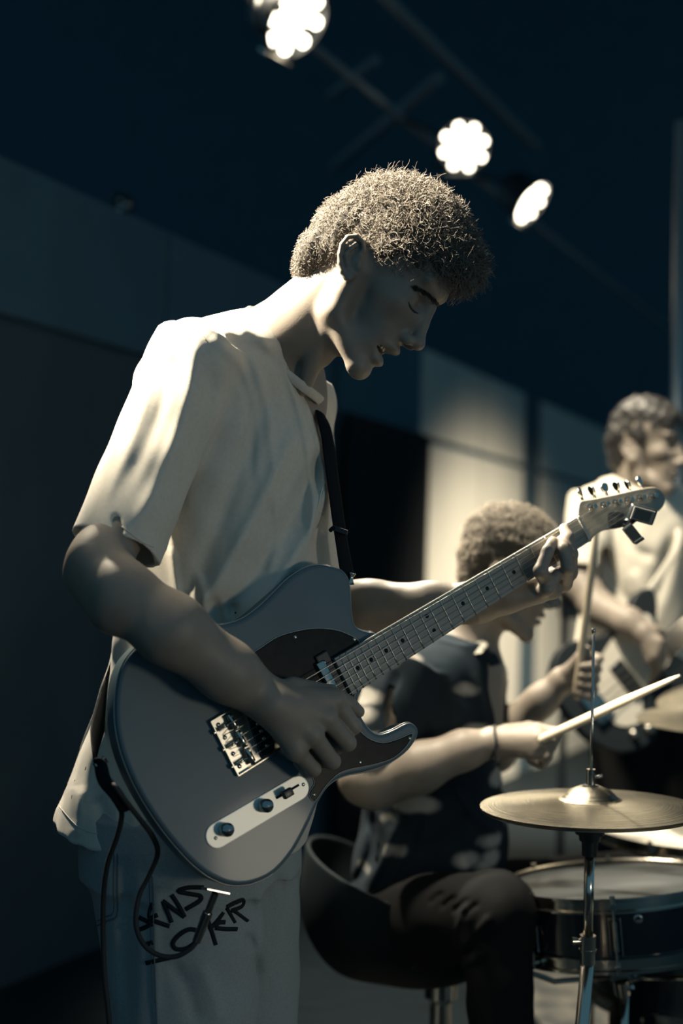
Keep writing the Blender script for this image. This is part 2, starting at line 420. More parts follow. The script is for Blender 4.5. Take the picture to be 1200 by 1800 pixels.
for t0, t1 in ((3.2, 4.12), (4.14, 4.96), (5.35, 6.35), (6.37, 7.4), (7.42, 8.8)):
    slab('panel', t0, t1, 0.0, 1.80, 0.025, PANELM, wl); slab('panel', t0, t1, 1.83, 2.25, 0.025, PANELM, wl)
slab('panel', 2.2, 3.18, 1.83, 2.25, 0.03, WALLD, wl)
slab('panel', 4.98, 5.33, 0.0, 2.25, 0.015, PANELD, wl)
# black curtain in the doorway of the partition
n = 160; ts = np.linspace(2.2, 3.19, n); zz = np.linspace(0.02, 1.82, 12); cv = []
for z in zz:
    for i, t in enumerate(ts): cv.append(wp(t, z, 0.07 + 0.022 * math.sin(i * 0.62) + 0.008 * math.sin(i * 0.23 + z)))
cf = [(j * n + i, j * n + i + 1, (j + 1) * n + i + 1, (j + 1) * n + i) for j in range(11) for i in range(n - 1)]
cu = mk('stage_curtain', (V(cv), cf), CURT); sm_ = cu.modifiers.new('thickness', 'SOLIDIFY'); sm_.thickness = 0.004
setp(cu, 'black pleated curtain hanging beside the pale panels behind the guitarist', 'curtain')
RUGM = mat('mottled_rug', (0.07, 0.078, 0.08), 0.95, noise=(9, (0.19, 0.185, 0.165), 0.12), bump=(300, 0.6))
rg = mk('rug', box((1.27, 3.75, 0.006), (0.72, 0.07, 0), (-0.12, 1.0, 0), (0, 0, 0.006), 0.004), RUGM, smooth=False); setp(rg, 'pale mottled rug on the floor under the drum kit', 'rug')

# ================================================================== the electric guitar
GO = A(425.24, 1299.22, 1.87)
GX = unit(camvec(0.77243, -0.41916, 0.47714)); GY = camvec(-0.446, -0.892, -0.062); GY = unit(GY - GX * (GY @ GX)); GZ = np.cross(GX, GY)
GM = Matrix(((GX[0], GY[0], GZ[0], GO[0]), (GX[1], GY[1], GZ[1], GO[1]), (GX[2], GY[2], GZ[2], GO[2]), (0, 0, 0, 1)))
def G(px, py, h=0.0):
    r = A(px, py, 1.0) - CAM; t = (((GO - CAM) @ GZ) + h) / (r @ GZ); return CAM + r * t
def Gl(px, py, h=0.0):
    q = G(px, py, h) - GO; return V([q @ GX, q @ GY])
def GL(x, y, z): return GO + x * GX + y * GY + z * GZ
gt = thing('electric_guitar', GO, 'slate electric guitar with black pickguard and maple neck held by the standing player', 'guitar', matrix=GM)
TOP = -0.012
body_px = [(662, 1114), (648, 1110), (637, 1107), (626, 1100), (621, 1080), (619, 1050), (616, 1022), (606, 1005), (588, 996), (565, 992), (540, 997), (512, 1014), (486, 1039), (458, 1066), (428, 1087), (395, 1097), (350, 1099), (305, 1105), (265, 1121), (236, 1143), (217, 1170), (207, 1205), (204, 1253), (210, 1302), (226, 1352), (250, 1401), (286, 1456), (326, 1504), (360, 1535), (392, 1552), (420, 1557), (450, 1552), (484, 1534), (516, 1497), (542, 1450), (561, 1408), (580, 1380), (607, 1364), (644, 1356), (681, 1344), (713, 1323), (731, 1301), (736, 1285), (729, 1274), (716, 1271), (692, 1283), (671, 1290), (655, 1285), (640, 1267), (632, 1248), (630, 1228), (637, 1212), (645, 1180), (655, 1140)]
bo = catmull([Gl(x, y, TOP) for x, y in body_px], 5)
gb = mk('body', prism(bo, TOP - 0.044, TOP, 0.005, 4), BODYP, gt, True, sharp=50)
cen = bo.mean(0); t_ = np.roll(bo, -1, 0) - np.roll(bo, 1, 0); t_ /= np.linalg.norm(t_, axis=1)[:, None]; nrm_ = np.stack([t_[:, 1], -t_[:, 0]], 1)
if ((bo[:, 0] * np.roll(bo[:, 1], -1)) - (np.roll(bo[:, 0], -1) * bo[:, 1])).sum() < 0: nrm_ = -nrm_
e_ = np.column_stack([bo + nrm_ * 0.0004, np.full(len(bo), TOP - 0.0065)]); e_ = np.vstack([e_, e_[:1]])
mk('binding', tube(e_[2:-12], 0.0012, 6), mat('edge_binding', (0.30, 0.32, 0.31), 0.3, coat=0.5), gb, True)
guard_px = [(440, 1155), (462, 1136), (487, 1120), (515, 1111), (550, 1105), (585, 1107), (610, 1115), (629, 1127), (634, 1150), (628, 1190), (622, 1222), (620, 1240), (621, 1262), (630, 1283), (648, 1299), (672, 1306), (697, 1300), (721, 1290), (722, 1296), (711, 1314), (690, 1332), (662, 1342), (634, 1348), (613, 1352), (592, 1361), (571, 1382), (556, 1404), (550, 1408), (542, 1396), (548, 1385), (552, 1374), (540, 1355), (500, 1300), (476, 1238), (446, 1190)]
go_ = catmull([Gl(x, y, TOP) for x, y in guard_px], 4)
pg = mk('pickguard', prism(go_, TOP, TOP + 0.0022, 0.0006, 2, 0.0), GUARD, gt, True, sharp=40)
pp = np.vstack([go_, go_[:1]]); mk('white_edge', tube(np.column_stack([pp, np.full(len(pp), TOP + 0.0011)]), 0.00085, 6), GUARDE, pg, True)
scr = lathe([(0, 0.0012), (0.0012, 0.0012), (0.0024, 0.0005), (0.0026, 0)], 12)
def screw(px, py, z, parent):
    l = Gl(px, py, z); o = mk('screw', (scr[0] + V([l[0], l[1], z]), scr[1]), STEEL, parent, True); return o
for q in ((519, 1120), (623, 1124), (615, 1233), (633, 1340), (720, 1298), (552, 1397), (563, 1158)): screw(*q, TOP + 0.0022, pg)
# neck: D-shaped back, flat board
NX = np.linspace(0.173, 0.652, 40)
def hw(x): return np.interp(x, [0.17, 0.648], [0.0285, 0.0212])
sec = []
for x in NX:
    w = hw(x); a = np.linspace(0, math.pi, 13); yy = np.concatenate([[w, w * 0.985], [-w * 0.985, -w], -w * np.cos(a)[1:-1]]); dz = 0.021 + 0.003 * (0.648 - x) / 0.47
    z_ = np.concatenate([[-0.006, 0.0], [0.0, -0.006], -0.006 - (dz - 0.006) * np.sin(a)[1:-1]]); sec.append(np.column_stack([np.full(len(yy), x), yy, z_]))
m_ = len(sec[0]); nv = np.vstack(sec)
nf = [(i * m_ + j, i * m_ + (j + 1) % m_, (i + 1) * m_ + (j + 1) % m_, (i + 1) * m_ + j) for i in range(len(sec) - 1) for j in range(m_)]
nf += [tuple(range(m_))[::-1], tuple((len(sec) - 1) * m_ + j for j in range(m_))]
nk = mk('neck', (nv, [q[::-1] for q in nf]), MAPLE, gt, True, sharp=40)
def fr(n_): return 0.648 * 2 ** (-n_ / 12)
for i in range(1, 23):
    x = fr(i); w = hw(x) * 0.985
    mk('fret', tube([(x, -w, 0.0004), (x, -w * 0.5, 0.0006), (x, 0, 0.0007), (x, w * 0.5, 0.0006), (x, w, 0.0004)], 0.0011, 6), STEEL, nk, True)
dot = lathe([(0, 0.0004), (0.0030, 0.0004), (0.0032, -0.0002)], 14)
for i in (3, 5, 7, 9, 12, 15, 17, 19, 21):
    x = (fr(i) + fr(i - 1)) / 2
    for y in ((-0.0115, 0.0115) if i == 12 else (0.0,)): mk('inlay_dot', (dot[0] + V([x, y, 0]), dot[1]), INK, nk, True)
mk('nut', box((0.6495, 0, -0.0005), (0.0022, 0, 0), (0, 0.0214, 0), (0, 0, 0.0035), 0.0008), BONE, gt, True, smooth=False)
HZ = -0.0075
head_px = [(1016, 912), (1016, 897), (1018, 885), (1023, 880), (1042, 877), (1067, 872), (1094, 866), (1120, 860), (1145, 856), (1158, 859), (1167, 870), (1169, 882), (1162, 895), (1148, 904), (1132, 911), (1112, 920), (1093, 927), (1072, 930), (1055, 935), (1045, 942), (1036, 951), (1026, 931)]
hd = mk('headstock', prism(catmull([Gl(x, y, HZ) for x, y in head_px], 4), HZ - 0.014, HZ, 0.002, 2), MAPLEH, gt, True, sharp=40)
dl = [Gl(x, y, HZ) for x, y in ((1068, 905), (1082, 899), (1097, 905), (1096, 924), (1080, 928), (1070, 928))]
mk('decal', prism(catmull(dl, 4), HZ, HZ + 0.0003), DECAL, hd, True, smooth=False)
posts = [(1037, 892), (1060, 888), (1081, 884), (1102, 880), (1123, 876), (1144, 873)]
btn = [(1020, 869), (1041, 865), (1063, 860), (1084, 857), (1104, 855), (1124, 848)]
turn = [0.9, 0.15, 1.4, 0.1, 0.3, 1.1]
for i in range(6):
    l = Gl(*posts[i], HZ)
    tp = mk('tuning_post', join((lambda v, f: (v + V([l[0], l[1], HZ]), f))(*lathe([(0.0055, 0), (0.0055, 0.0012), (0.004, 0.0016), (0.0032, 0.002), (0.0032, 0.010), (0.0038, 0.011), (0.0038, 0.0135), (0.001, 0.0142), (0, 0.0142)], 18)),
            tube([(l[0] + 0.0037 * math.cos(a), l[1] + 0.0037 * math.sin(a), HZ + 0.004 + a * 0.00022) for a in np.linspace(0, 18, 70)], 0.0005, 5)), CHROME, gt, True, sharp=50)
    b = Gl(*btn[i], HZ - 0.012); dv = b - l; dv = dv / np.linalg.norm(dv)
    e0 = l; ax3 = V([dv[0], dv[1], 0]); pr3 = V([-dv[1], dv[0], 0]); th = turn[i]; wv = math.cos(th) * V([0, 0, 1.0]) + math.sin(th) * pr3; wn = np.cross(ax3, wv)
    c3 = V([b[0], b[1], HZ - 0.012])
    shaft = tube([V([l[0], l[1], HZ - 0.012]) , c3 - ax3 * 0.002], 0.0022, 10)
    pad = prism(catmull([(-0.004, -0.0045), (0.0, -0.0075), (0.006, -0.0085), (0.0095, -0.005), (0.0105, 0), (0.0095, 0.005), (0.006, 0.0085), (0.0, 0.0075), (-0.004, 0.0045), (-0.0055, 0)], 3), -0.002, 0.002, 0.0012, 2)
    pv = c3 + pad[0][:, :1] * ax3 + pad[0][:, 1:2] * wv + pad[0][:, 2:3] * wn
    bt = mk('tuner_button', join(shaft, (pv, pad[1])), CHROME, gt, True, sharp=60)
# bridge, saddles, pickups
bp = mk('bridge_plate', join(box((0.015, 0, TOP + 0.0008), (0.041, 0, 0), (0, 0.0405, 0), (0, 0, 0.0008), 0.0004), box((-0.0255, 0, TOP + 0.004), (0.0007, 0, 0), (0, 0.0405, 0), (0, 0, 0.004)), box((0.015, 0.0400, TOP + 0.004), (0.041, 0, 0), (0, 0.0007, 0), (0, 0, 0.004)), box((0.015, -0.0400, TOP + 0.004), (0.041, 0, 0), (0, 0.0007, 0), (0, 0, 0.004))), STEEL, gt, True, smooth=False)
for k, y in enumerate((0.0255, 0.0, -0.0255)):
    sd = mk('saddle', join(lathe([(0, -0.0115), (0.0038, -0.0115), (0.0042, -0.011), (0.0042, 0.011), (0.0038, 0.0115), (0, 0.0115)], 14, (0.0, y, TOP + 0.0105), (0, 1, 0)),
        tube([(0.001, y - 0.008, TOP + 0.0015), (0.001, y - 0.008, TOP + 0.0165)], 0.0013, 8), tube([(0.001, y + 0.008, TOP + 0.0015), (0.001, y + 0.008, TOP + 0.0165)], 0.0013, 8)), CHROME, bp, True, sharp=40)
    mk('intonation_screw', join(tube([(-0.024, y, TOP + 0.0062), (0.0, y, TOP + 0.009)], 0.0014, 8), tube([(-0.0245 + 0.0012 * i / 6 * 9 / 9 * 1.0 * 1, y + 0.0028 * math.cos(i), TOP + 0.0066 + 0.0028 * math.sin(i)) for i in np.linspace(0, 50, 120)][:2] and [(-0.022 + 0.018 * i / 50, y + 0.0026 * math.cos(i), TOP + 0.0068 + 0.0026 * math.sin(i)) for i in np.linspace(0, 50, 160)], 0.0005, 4), lathe([(0, -0.0015), (0.0034, -0.0015), (0.0034, 0.0005), (0, 0.0005)], 10, (-0.0275, y, TOP + 0.006), (1, 0, 0))), CHROME, bp, True, sharp=50)
for y in (-0.031, -0.012, 0.012, 0.031): mk('screw', (scr[0] * 1.25 + V([-0.0165, y, TOP + 0.0016]), scr[1]), CHROME, bp, True)
pk = mk('bridge_pickup', prism(catmull([(0.020, -0.036), (0.040, -0.030), (0.046, 0.034), (0.038, 0.039), (0.026, 0.036), (0.016, -0.030)], 4), TOP, TOP + 0.006, 0.001, 2), BLACKP, gt, True, sharp=40)
for i in range(6): mk('pole_piece', lathe([(0, 0.007), (0.0024, 0.007), (0.0024, 0.005)], 10, (0.029 + i * 0.0008 , -0.0262 + i * 0.0105, TOP), (0, 0, 1)), STEEL, pk, True)
mk('pickup_surround', box((0.161, 0, TOP + 0.0035), (0.0105, 0, 0), (0, 0.043, 0), (0, 0, 0.0035), 0.002), BLACKP, gt, True, smooth=False)
mk('neck_pickup', box((0.153, 0, TOP + 0.005), (0.0075, 0, 0), (0, 0.034, 0), (0, 0, 0.0055), 0.003), CHROME, gt, True)
# control plate with two knobs and a blade switch
p0, p1 = V([-0.0862, -0.0928]), V([0.052, -0.0985]); ud = unit(p1 - p0); vd = V([-ud[1], ud[0]])
st_ = [p0 + 0.0 * ud + 0.0165 * (math.cos(a) * ud + math.sin(a) * vd) for a in np.linspace(math.pi / 2, 3 * math.pi / 2, 12)] + [p1 - 0.009 * ud + 0.0165 * (math.cos(a) * ud + math.sin(a) * vd) for a in np.linspace(-math.pi / 2, math.pi / 2, 12)]
cp = mk('control_plate', prism(st_, TOP, TOP + 0.0018, 0.0004, 2, 0.0), mat('satin_plate', (0.85, 0.83, 0.76), 0.5, 0.85), gt, True, sharp=40)
for q in ((393, 1458), (462, 1416)):
    l = Gl(*q, TOP)
    mk('knob', lathe([(0.0088, 0.0019), (0.0092, 0.003), (0.0092, 0.0035), (0.0090, 0.015), (0.0080, 0.0168), (0.0045, 0.0182), (0, 0.0186)], 28, (l[0], l[1], TOP), (0, 0, 1)), mat('dark_chrome', (0.35, 0.36, 0.35), 0.16, 1.0), cp, True)
for q in ((379, 1473), (533, 1379)): screw(*q, TOP + 0.0018, cp)
l = Gl(500, 1394, TOP)
mk('switch_slot', box((l[0] + 0.004, l[1], TOP + 0.0019), (0.019 * ud[0], 0.019 * ud[1], 0), (vd[0] * 0.0016, vd[1] * 0.0016, 0), (0, 0, 0.0003)), INK, cp, True, smooth=False)
mk('switch_tip', join(box((l[0] - 0.002, l[1] + 0.001, TOP + 0.014), (0.0075 * ud[0], 0.0075 * ud[1], 0), (vd[0] * 0.0055, vd[1] * 0.0055, 0), (0, 0, 0.0045), 0.0018), box((l[0], l[1], TOP + 0.006), (0.003 * ud[0], 0.003 * ud[1], 0), (vd[0] * 0.001, vd[1] * 0.001, 0), (0, 0, 0.006))), BLACKP, cp, True)
# strings
for i in range(6):
    yb, yn = -0.0262 + i * 0.01048, -0.0175 + i * 0.0070; k = 5 - i; l = Gl(*posts[k], HZ); r_ = 0.00032 + 0.00007 * i
    mk('string', tube([(-0.018, yb, TOP + 0.003), (-0.002, yb, TOP + 0.0150), (0.0, yb, TOP + 0.0152), (0.3, yb + (yn - yb) * 0.46, 0.0037), (0.6495, yn, 0.0032), (0.656, yn + 0.0004, 0.0018), (l[0] - 0.003, l[1] - 0.0037, HZ + 0.0055), (l[0], l[1] - 0.0037, HZ + 0.0055)], r_, 5), STEEL, gt, True)
# strap buttons and jack
sb1 = G(181, 1338, -0.034); sb2 = G(616, 1022, -0.034)
def l3(P): q = P - GO; return V([q @ GX, q @ GY, q @ GZ])
for P, dr in ((sb1, (-1, -0.2, 0)), (sb2, (0.6, 0.8, 0))):
    mk('strap_button', lathe([(0.006, -0.004), (0.004, 0.0), (0.0035, 0.006), (0.0065, 0.010), (0.0065, 0.012), (0, 0.0128)], 16, l3(P), dr), CHROME, gt, True)
jb = G(380, 1562, -0.034); jl = l3(jb); jd = unit(l3(G(372, 1600, -0.034)) - jl)
jt = np.cross(jd, V([0, 0, 1.0])); mk('jack_plate', box(jl + jd * 0.003, jt * 0.017, jd * 0.0018, V([0, 0, 0.010]), 0.001), CHROME, gt, True, smooth=False)

# clip-on tuner on the headstock
tq = G(1108, 915, 0.0); tu = thing('clip_on_tuner', tq, 'black clip-on tuner with small grey screen clamped to the headstock', 'tuner')
def gv(x, y, z): return x * GX + y * GY + z * GZ
tx = unit(camvec(0.96, 0.26, 0.10)); ty = unit(camvec(-0.26, 0.93, 0.25)); ty = unit(ty - tx * (ty @ tx)); tz = np.cross(tx, ty); tz = tz if tz @ C_F < 0 else -tz
tc_ = A(1128, 904, 2.20); k_ = 2.20 / FPX
mk('casing', box(tc_ , tx * 24 * k_, ty * 14.5 * k_, tz * 0.006, 0.004), BLACKP, tu)
mk('bezel', box(tc_ + tz * 0.0055, tx * 20 * k_, ty * 12 * k_, tz * 0.0012, 0.001), mat('grey_bezel', (0.30, 0.30, 0.28), 0.3), tu, smooth=False)
mk('screen', box(tc_ + tz * 0.0066 + tx * -0.001, tx * 15 * k_, ty * 9 * k_, tz * 0.0006), mat('grey_screen', (0.12, 0.13, 0.125), 0.15), tu, smooth=False)
mk('clamp_arm', tube([A(1118, 908, 2.212), A(1105, 916, 2.215), A(1100, 925, 2.21)], [0.0065, 0.008, 0.008], 10), BLACKP, tu)
mk('clamp_jaw', box(A(1111, 938, 2.20), unit(camvec(0.62, 0.78, 0)) * 17 * k_, unit(camvec(0.78, -0.62, 0)) * 9 * k_, C_F * 0.008, 0.002), BLACKP, tu, smooth=False)
mk('clamp_foot', box(A(1122, 950, 2.195), unit(camvec(0.78, -0.5, 0)) * 9 * k_, unit(camvec(0.5, 0.78, 0)) * 3 * k_, C_F * 0.009, 0.0015), BLACKP, tu, smooth=False)
# ================================================================== heads
class Head:
    """head frame in units of s metres: f forward, u up, w towards his right side"""
    def __init__(h, O, F, Uv, R, s): h.O, h.F, h.U, h.R, h.s = V(O), unit(F), unit(Uv), unit(R), s; h.ax = V([h.F, h.U, h.R])
    def p(h, f, u, w=0.0): return h.O + h.s * (f * h.F + u * h.U + w * h.R)
    def e(h, f, u, w, rf, ru, rw): return ell(h.p(f, u, w), V([rf, ru, rw]) * h.s, h.ax)
    def c(h, a, b, ra, rb): return rc(h.p(*a), h.p(*b), ra * h.s, rb * h.s)
    def loc(h, P): q = (P - h.O) / h.s; return q @ h.F, q @ h.U, q @ h.R
def head_sdf(h, open_mouth=True):
    s = h.s; both = (1, -1)
    skull = U(20 * s, h.e(8, 18, 0, 126, 106, 92), h.e(-45, -12, 0, 72, 76, 80))
    face = U(22 * s, h.e(72, -66, 0, 64, 78, 58), h.e(92, -122, 0, 36, 44, 40), *[h.e(78, -62, w * 46, 34, 24, 24) for w in both])
    jaw = U(16 * s, *[h.c((6, -70, w * 66), (22, -146, w * 50), 20, 19) for w in both], *[h.c((22, -146, w * 50), (100, -186, w * 16), 20, 17) for w in both], h.e(108, -187, 0, 19, 20, 24), h.e(62, -160, 0, 50, 30, 42))
    hd = U(24 * s, skull, face); hd = U(26 * s, hd, jaw)
    hd = U(14 * s, hd, *[h.c((126, -2, w * 12), (112, 0, w * 52), 11, 9) for w in both])
    hd = SUB(hd, U(0, *[h.e(128, -38, w * 36, 24, 14, 21) for w in both]), 14 * s)
    hd = U(7 * s, hd, *[h.e(98, -42, w * 36, 18, 15, 19) for w in both])
    nose = U(8 * s, h.c((131, -30, 0), (140, -60, 0), 9, 10), h.c((140, -60, 0), (153, -86, 0), 9, 12), h.e(156, -91, 0, 12, 11, 13), *[h.e(141, -98, w * 15, 13, 10, 8) for w in both])
    hd = U(12 * s, hd, nose)
    hd = SUB(hd, U(0, *[h.e(147, -106, w * 8, 8, 4, 4) for w in both]), 3 * s)
    if open_mouth:
        hd = U(7 * s, hd, h.e(128, -124, 0, 15, 9, 21), h.c((116, -127, 24), (128, -124, 8), 5, 8), h.c((116, -127, -24), (128, -124, -8), 5, 8))
        hd = U(7 * s, hd, h.e(119, -158, 0, 15, 10, 20), h.c((102, -146, 27), (117, -155, 10), 4, 8), h.c((102, -146, -27), (117, -155, -10), 4, 8))
        hd = SUB(hd, h.e(122, -140, 0, 26, 6.5, 29), 4 * s)
    else:
        hd = U(7 * s, hd, h.e(126, -128, 0, 14, 9, 22), h.e(121, -146, 0, 14, 10, 20)); hd = SUB(hd, h.e(130, -137, 0, 18, 2.0, 28), 4 * s)
    ears = []
    for w in both:
        c = h.p(-6, -64, w * 88); axF = unit(h.F * 0.93 + h.R * w * -0.36); axU = unit(h.U * 0.86 - h.F * 0.5); axF = unit(axF - axU * (axF @ axU)); axN = np.cross(axF, axU); axN = axN if (axN @ h.R) * w > 0 else -axN
        q = lambda x, y, z=0: c + s * (x * axF + y * axU + z * axN)
        pl = ell(q(0, 0, -2), V([22, 37, 6]) * s, V([axF, axU, axN]))
        pl = SUB(pl, ell(q(6, -2, 6), V([11, 17, 8]) * s, V([axF, axU, axN])), 4 * s); pl = SUB(pl, ell(q(2, 17, 6), V([13, 11, 6]) * s, V([axF, axU, axN])), 4 * s)
        rim = [q(13, 8, 3), q(18, 18, 5), q(13, 31, 6), q(0, 38, 6), q(-14, 32, 6), q(-21, 17, 6), q(-21, 0, 5), q(-17, -15, 4), q(-10, -27, 3), q(0, -36, 2)]
        ear = U(3 * s, pl, chain(rim, [V(4.2) * s] * len(rim), 2 * s), ell(q(3, -31, 1), V([10, 10, 6]) * s, V([axF, axU, axN])), chain([q(-4, -14, 3), q(-11, 2, 4), q(-4, 15, 4), q(4, 24, 3)], [3.6 * s] * 4, 2 * s), ell(q(15, -10, 2), V([5, 9, 5]) * s, V([axF, axU, axN])))
        ears.append(U(4 * s, ear, h.e(0, -62, w * 78, 13, 22, 12)))
    return U(5 * s, hd, *ears)
MESHED = {}
def mesh_keep(sdf, h): MESHED[id(sdf)] = mesh(sdf, h); return MESHED[id(sdf)]
def strands(h, hull, n, lo, hi, r, seed, keep, gravity=0.2, curl=4.0, npt=9, len_f=None):
    """curly strands rooted on the hair volume, one mesh"""
    rs = np.random.default_rng(seed); hv, hf = MESHED[id(hull)]; pts = hv[hf[rs.integers(0, len(hf), int(n * 1.6))]]; wt = rs.dirichlet([1] * 4, len(pts)); pts = (pts * wt[:, :, None]).sum(1)
    e = 5e-4; g = np.stack([hull.f(pts + e * np.eye(3)[i]) - hull.f(pts - e * np.eye(3)[i]) for i in range(3)], 1); g /= np.linalg.norm(g, axis=1)[:, None] + 1e-9
    pts = pts - g * (hull.f(pts))[:, None] - g * 0.003; m = keep(h.loc(pts)); pts, g = pts[m][:n], g[m][:n]; k = len(pts)
    t = rs.normal(size=(k, 3)); t -= g * (t * g).sum(1)[:, None]; t /= np.linalg.norm(t, axis=1)[:, None]; b = np.cross(g, t)
    L = rs.uniform(lo, hi, k) if len_f is None else rs.uniform(lo, hi, k) * len_f(h.loc(pts)); cr = rs.uniform(0.5, 1.3, k) * curl * h.s * np.clip(L / hi, .3, 1); tw = rs.uniform(3.5, 8, k) * rs.choice([-1, 1], k); ph = rs.uniform(0, 6.28, k); lean = rs.uniform(0.2, 1.3, k)
    u = np.linspace(0, 1, npt); P = np.zeros((k, npt, 3))
    for i, q in enumerate(u):
        dirv = g * (q - 0.35 * lean * q * q)[:, None] + t * (lean * q * q * 0.8)[:, None] - V([0, 0, 1]) * gravity * q * q
        a = ph + tw * q
        P[:, i] = pts + L[:, None] * dirv + (cr * q ** 0.5)[:, None] * (np.cos(a)[:, None] * t + np.sin(a)[:, None] * b) - cr[:, None] * 0.3 * g
    T = np.gradient(P, axis=1); T /= np.linalg.norm(T, axis=2)[:, :, None] + 1e-9
    N = np.cross(T, V([0.31, 0.53, 0.79])); N /= np.linalg.norm(N, axis=2)[:, :, None] + 1e-9; Bn = np.cross(T, N)
    rad = r * np.linspace(1, 0.35, npt); a3 = np.arange(3) * 2 * math.pi / 3
    Vt = P[:, :, None, :] + rad[None, :, None, None] * (np.cos(a3)[None, None, :, None] * N[:, :, None, :] + np.sin(a3)[None, None, :, None] * Bn[:, :, None, :])
    base = (np.arange(k) * npt * 3)[:, None, None]; i = np.arange(npt - 1)[None, :, None]; j = np.arange(3)[None, None, :]; j2 = (j + 1) % 3
    F = np.stack([base + i * 3 + j, base + i * 3 + j2, base + (i + 1) * 3 + j2, base + (i + 1) * 3 + j], -1).reshape(-1, 4)
    return Vt.reshape(-1, 3), F
def brow(h, w, parent, m):
    """eyebrow of short hairs as one arched tuft"""
    vf = []; rs = np.random.default_rng(3)
    for i in range(150):
        q = rs.uniform(0, 1); f = 131 - 34 * q ** 1.6; u = -4 + 9 * math.sin(q * 2.6) - 6 * q + rs.normal() * 2.6 * (1 - 0.6 * q); ww = 14 + 46 * q
        a = h.p(f - 4, u, w * ww); b = h.p(f - 2 - 6 * q, u + 4, w * (ww + 10)); c = (a + b) / 2 + h.s * 2.2 * h.F
        vf.append(tube([a, c, b], [0.5 * h.s * 1.6, 0.45 * h.s * 1.6, 0.1 * h.s], 3, False))
    return mk('eyebrow', join(*vf), m, parent)

# ================================================================== the guitarist
gp = thing('person', (-0.22, 2.1, 0), 'guitarist in cream T-shirt and lettered pale jeans looking down at his guitar', 'person')
pt = math.radians(42); yw = math.radians(15)
Fi = V([math.cos(pt), math.sin(pt)]); Ui = V([math.sin(pt), -math.cos(pt)])
hg = Head(A(680, 440, 2.03), camvec(Fi[0] * math.cos(yw), Fi[1] * math.cos(yw), -math.sin(yw)), camvec(Ui[0], Ui[1], 0), camvec(-Fi[0] * math.sin(yw), -Fi[1] * math.sin(yw), -math.cos(yw)), 0.000815)
D = 2.04; k2 = D / FPX
neck = U(0.02, rc(A(478, 608, 2.09), A(545, 560, 2.06), 0.063, 0.055), rc(A(545, 560, 2.06), A(615, 490, 2.04), 0.056, 0.055),
         rc(A(600, 520, 1.99), A(535, 680, 2.045), 0.011, 0.011), ell(A(568, 622, 2.045), (0.013, 0.013, 0.016)))
skin_head = U(0.020, head_sdf(hg), neck)
r_arm = chain([A(345, 655, 2.00), A(225, 890, 1.90), A(172, 990, 1.84), A(215, 1048, 1.80), A(300, 1106, 1.795), A(400, 1180, 1.835), A(474, 1234, 1.862)], [0.056, 0.045, 0.037, 0.042, 0.043, 0.037, 0.0295], 0.02)
r_arm = U(0.02, r_arm, rc(A(146, 1018, 1.84), A(200, 1068, 1.80), 0.022, 0.028))
def hand(parts, k=0.010): return U(k, *parts)
def finger(P, r): return chain(P, r, 0.004)
rw = G(478, 1236, 0.046)
rm = [G(588, 1230, 0.048), G(573, 1262, 0.053), G(549, 1292, 0.052), G(520, 1318, 0.044)]
palm = U(0.012, *[rc(rw, m, 0.023, 0.0135) for m in rm], rc(G(500, 1222, 0.036), G(566, 1228, 0.034), 0.018, 0.015), rc(G(492, 1268, 0.038), G(516, 1306, 0.036), 0.018, 0.014))
fing = []
for m, pip, dip, tip, r in ((rm[0], (621, 1277, 0.040), (600, 1290, 0.018), (580, 1270, 0.010), 0.0103), (rm[1], (611, 1306, 0.040), (588, 1314, 0.018), (566, 1296, 0.012), 0.0106), (rm[2], (584, 1338, 0.036), (566, 1336, 0.014), (546, 1318, 0.010), 0.0102), (rm[3], (551, 1352, 0.030), (540, 1356, 0.012), (524, 1340, 0.008), 0.0092)):
    fing.append(finger([m, G(*pip), G(*dip), G(*tip)], [r * 1.25, r * 1.05, r * 0.95, r * 0.8]))
rth = finger([G(515, 1212, 0.034), G(580, 1220, 0.026), G(612, 1238, 0.022), G(630, 1251, 0.020)], [0.017, 0.0125, 0.0115, 0.0085])
r_hand = U(0.0035, U(0.009, palm, *[finger([m, m + 1e-4], [0.0128, 0.0128]) for m in rm]), *fing); r_hand = U(0.006, r_hand, rth)
l_arm = chain([A(522, 715, 2.30), A(535, 1010, 2.31), A(575, 1060, 2.285), A(650, 1068, 2.24), A(760, 1066, 2.195), A(840, 1058, 2.17), A(888, 1046, 2.158)], [0.055, 0.042, 0.040, 0.041, 0.036, 0.029, 0.026], 0.02)
lw = A(888, 1046, 2.158)
lm = [G(1001, 1006, -0.010), G(991, 1026, -0.012), G(970, 1038, -0.014), G(947, 1044, -0.018)]
lpalm = U(0.012, *[rc(lw, m, 0.022, 0.0118) for m in lm], rc(A(925, 1035, 2.165), A(960, 1005, 2.185), 0.016, 0.012))
lf = [finger([lm[0], G(1004, 974, 0.020), G(998, 944, 0.020), G(991, 929, 0.011)], [0.0115, 0.0098, 0.0088, 0.0078]),
      finger([lm[1], G(998, 997, 0.030), G(990, 966, 0.026), G(985, 951, 0.012)], [0.0115, 0.0100, 0.0090, 0.0080]),
      finger([lm[2], G(949, 1004, 0.026), G(962, 970, 0.024), G(971, 952, 0.012)], [0.0125, 0.0105, 0.0092, 0.0080]),
      finger([lm[3], G(962, 1036, 0.012), G(978, 1012, 0.014), G(982, 1003, 0.010)], [0.0105, 0.0090, 0.0080, 0.0070])]
lth = finger([A(925, 1020, 2.18), A(960, 985, 2.205), A(985, 955, 2.215)], [0.014, 0.012, 0.010])
l_hand = U(0.005, U(0.008, lpalm, lth), *lf)
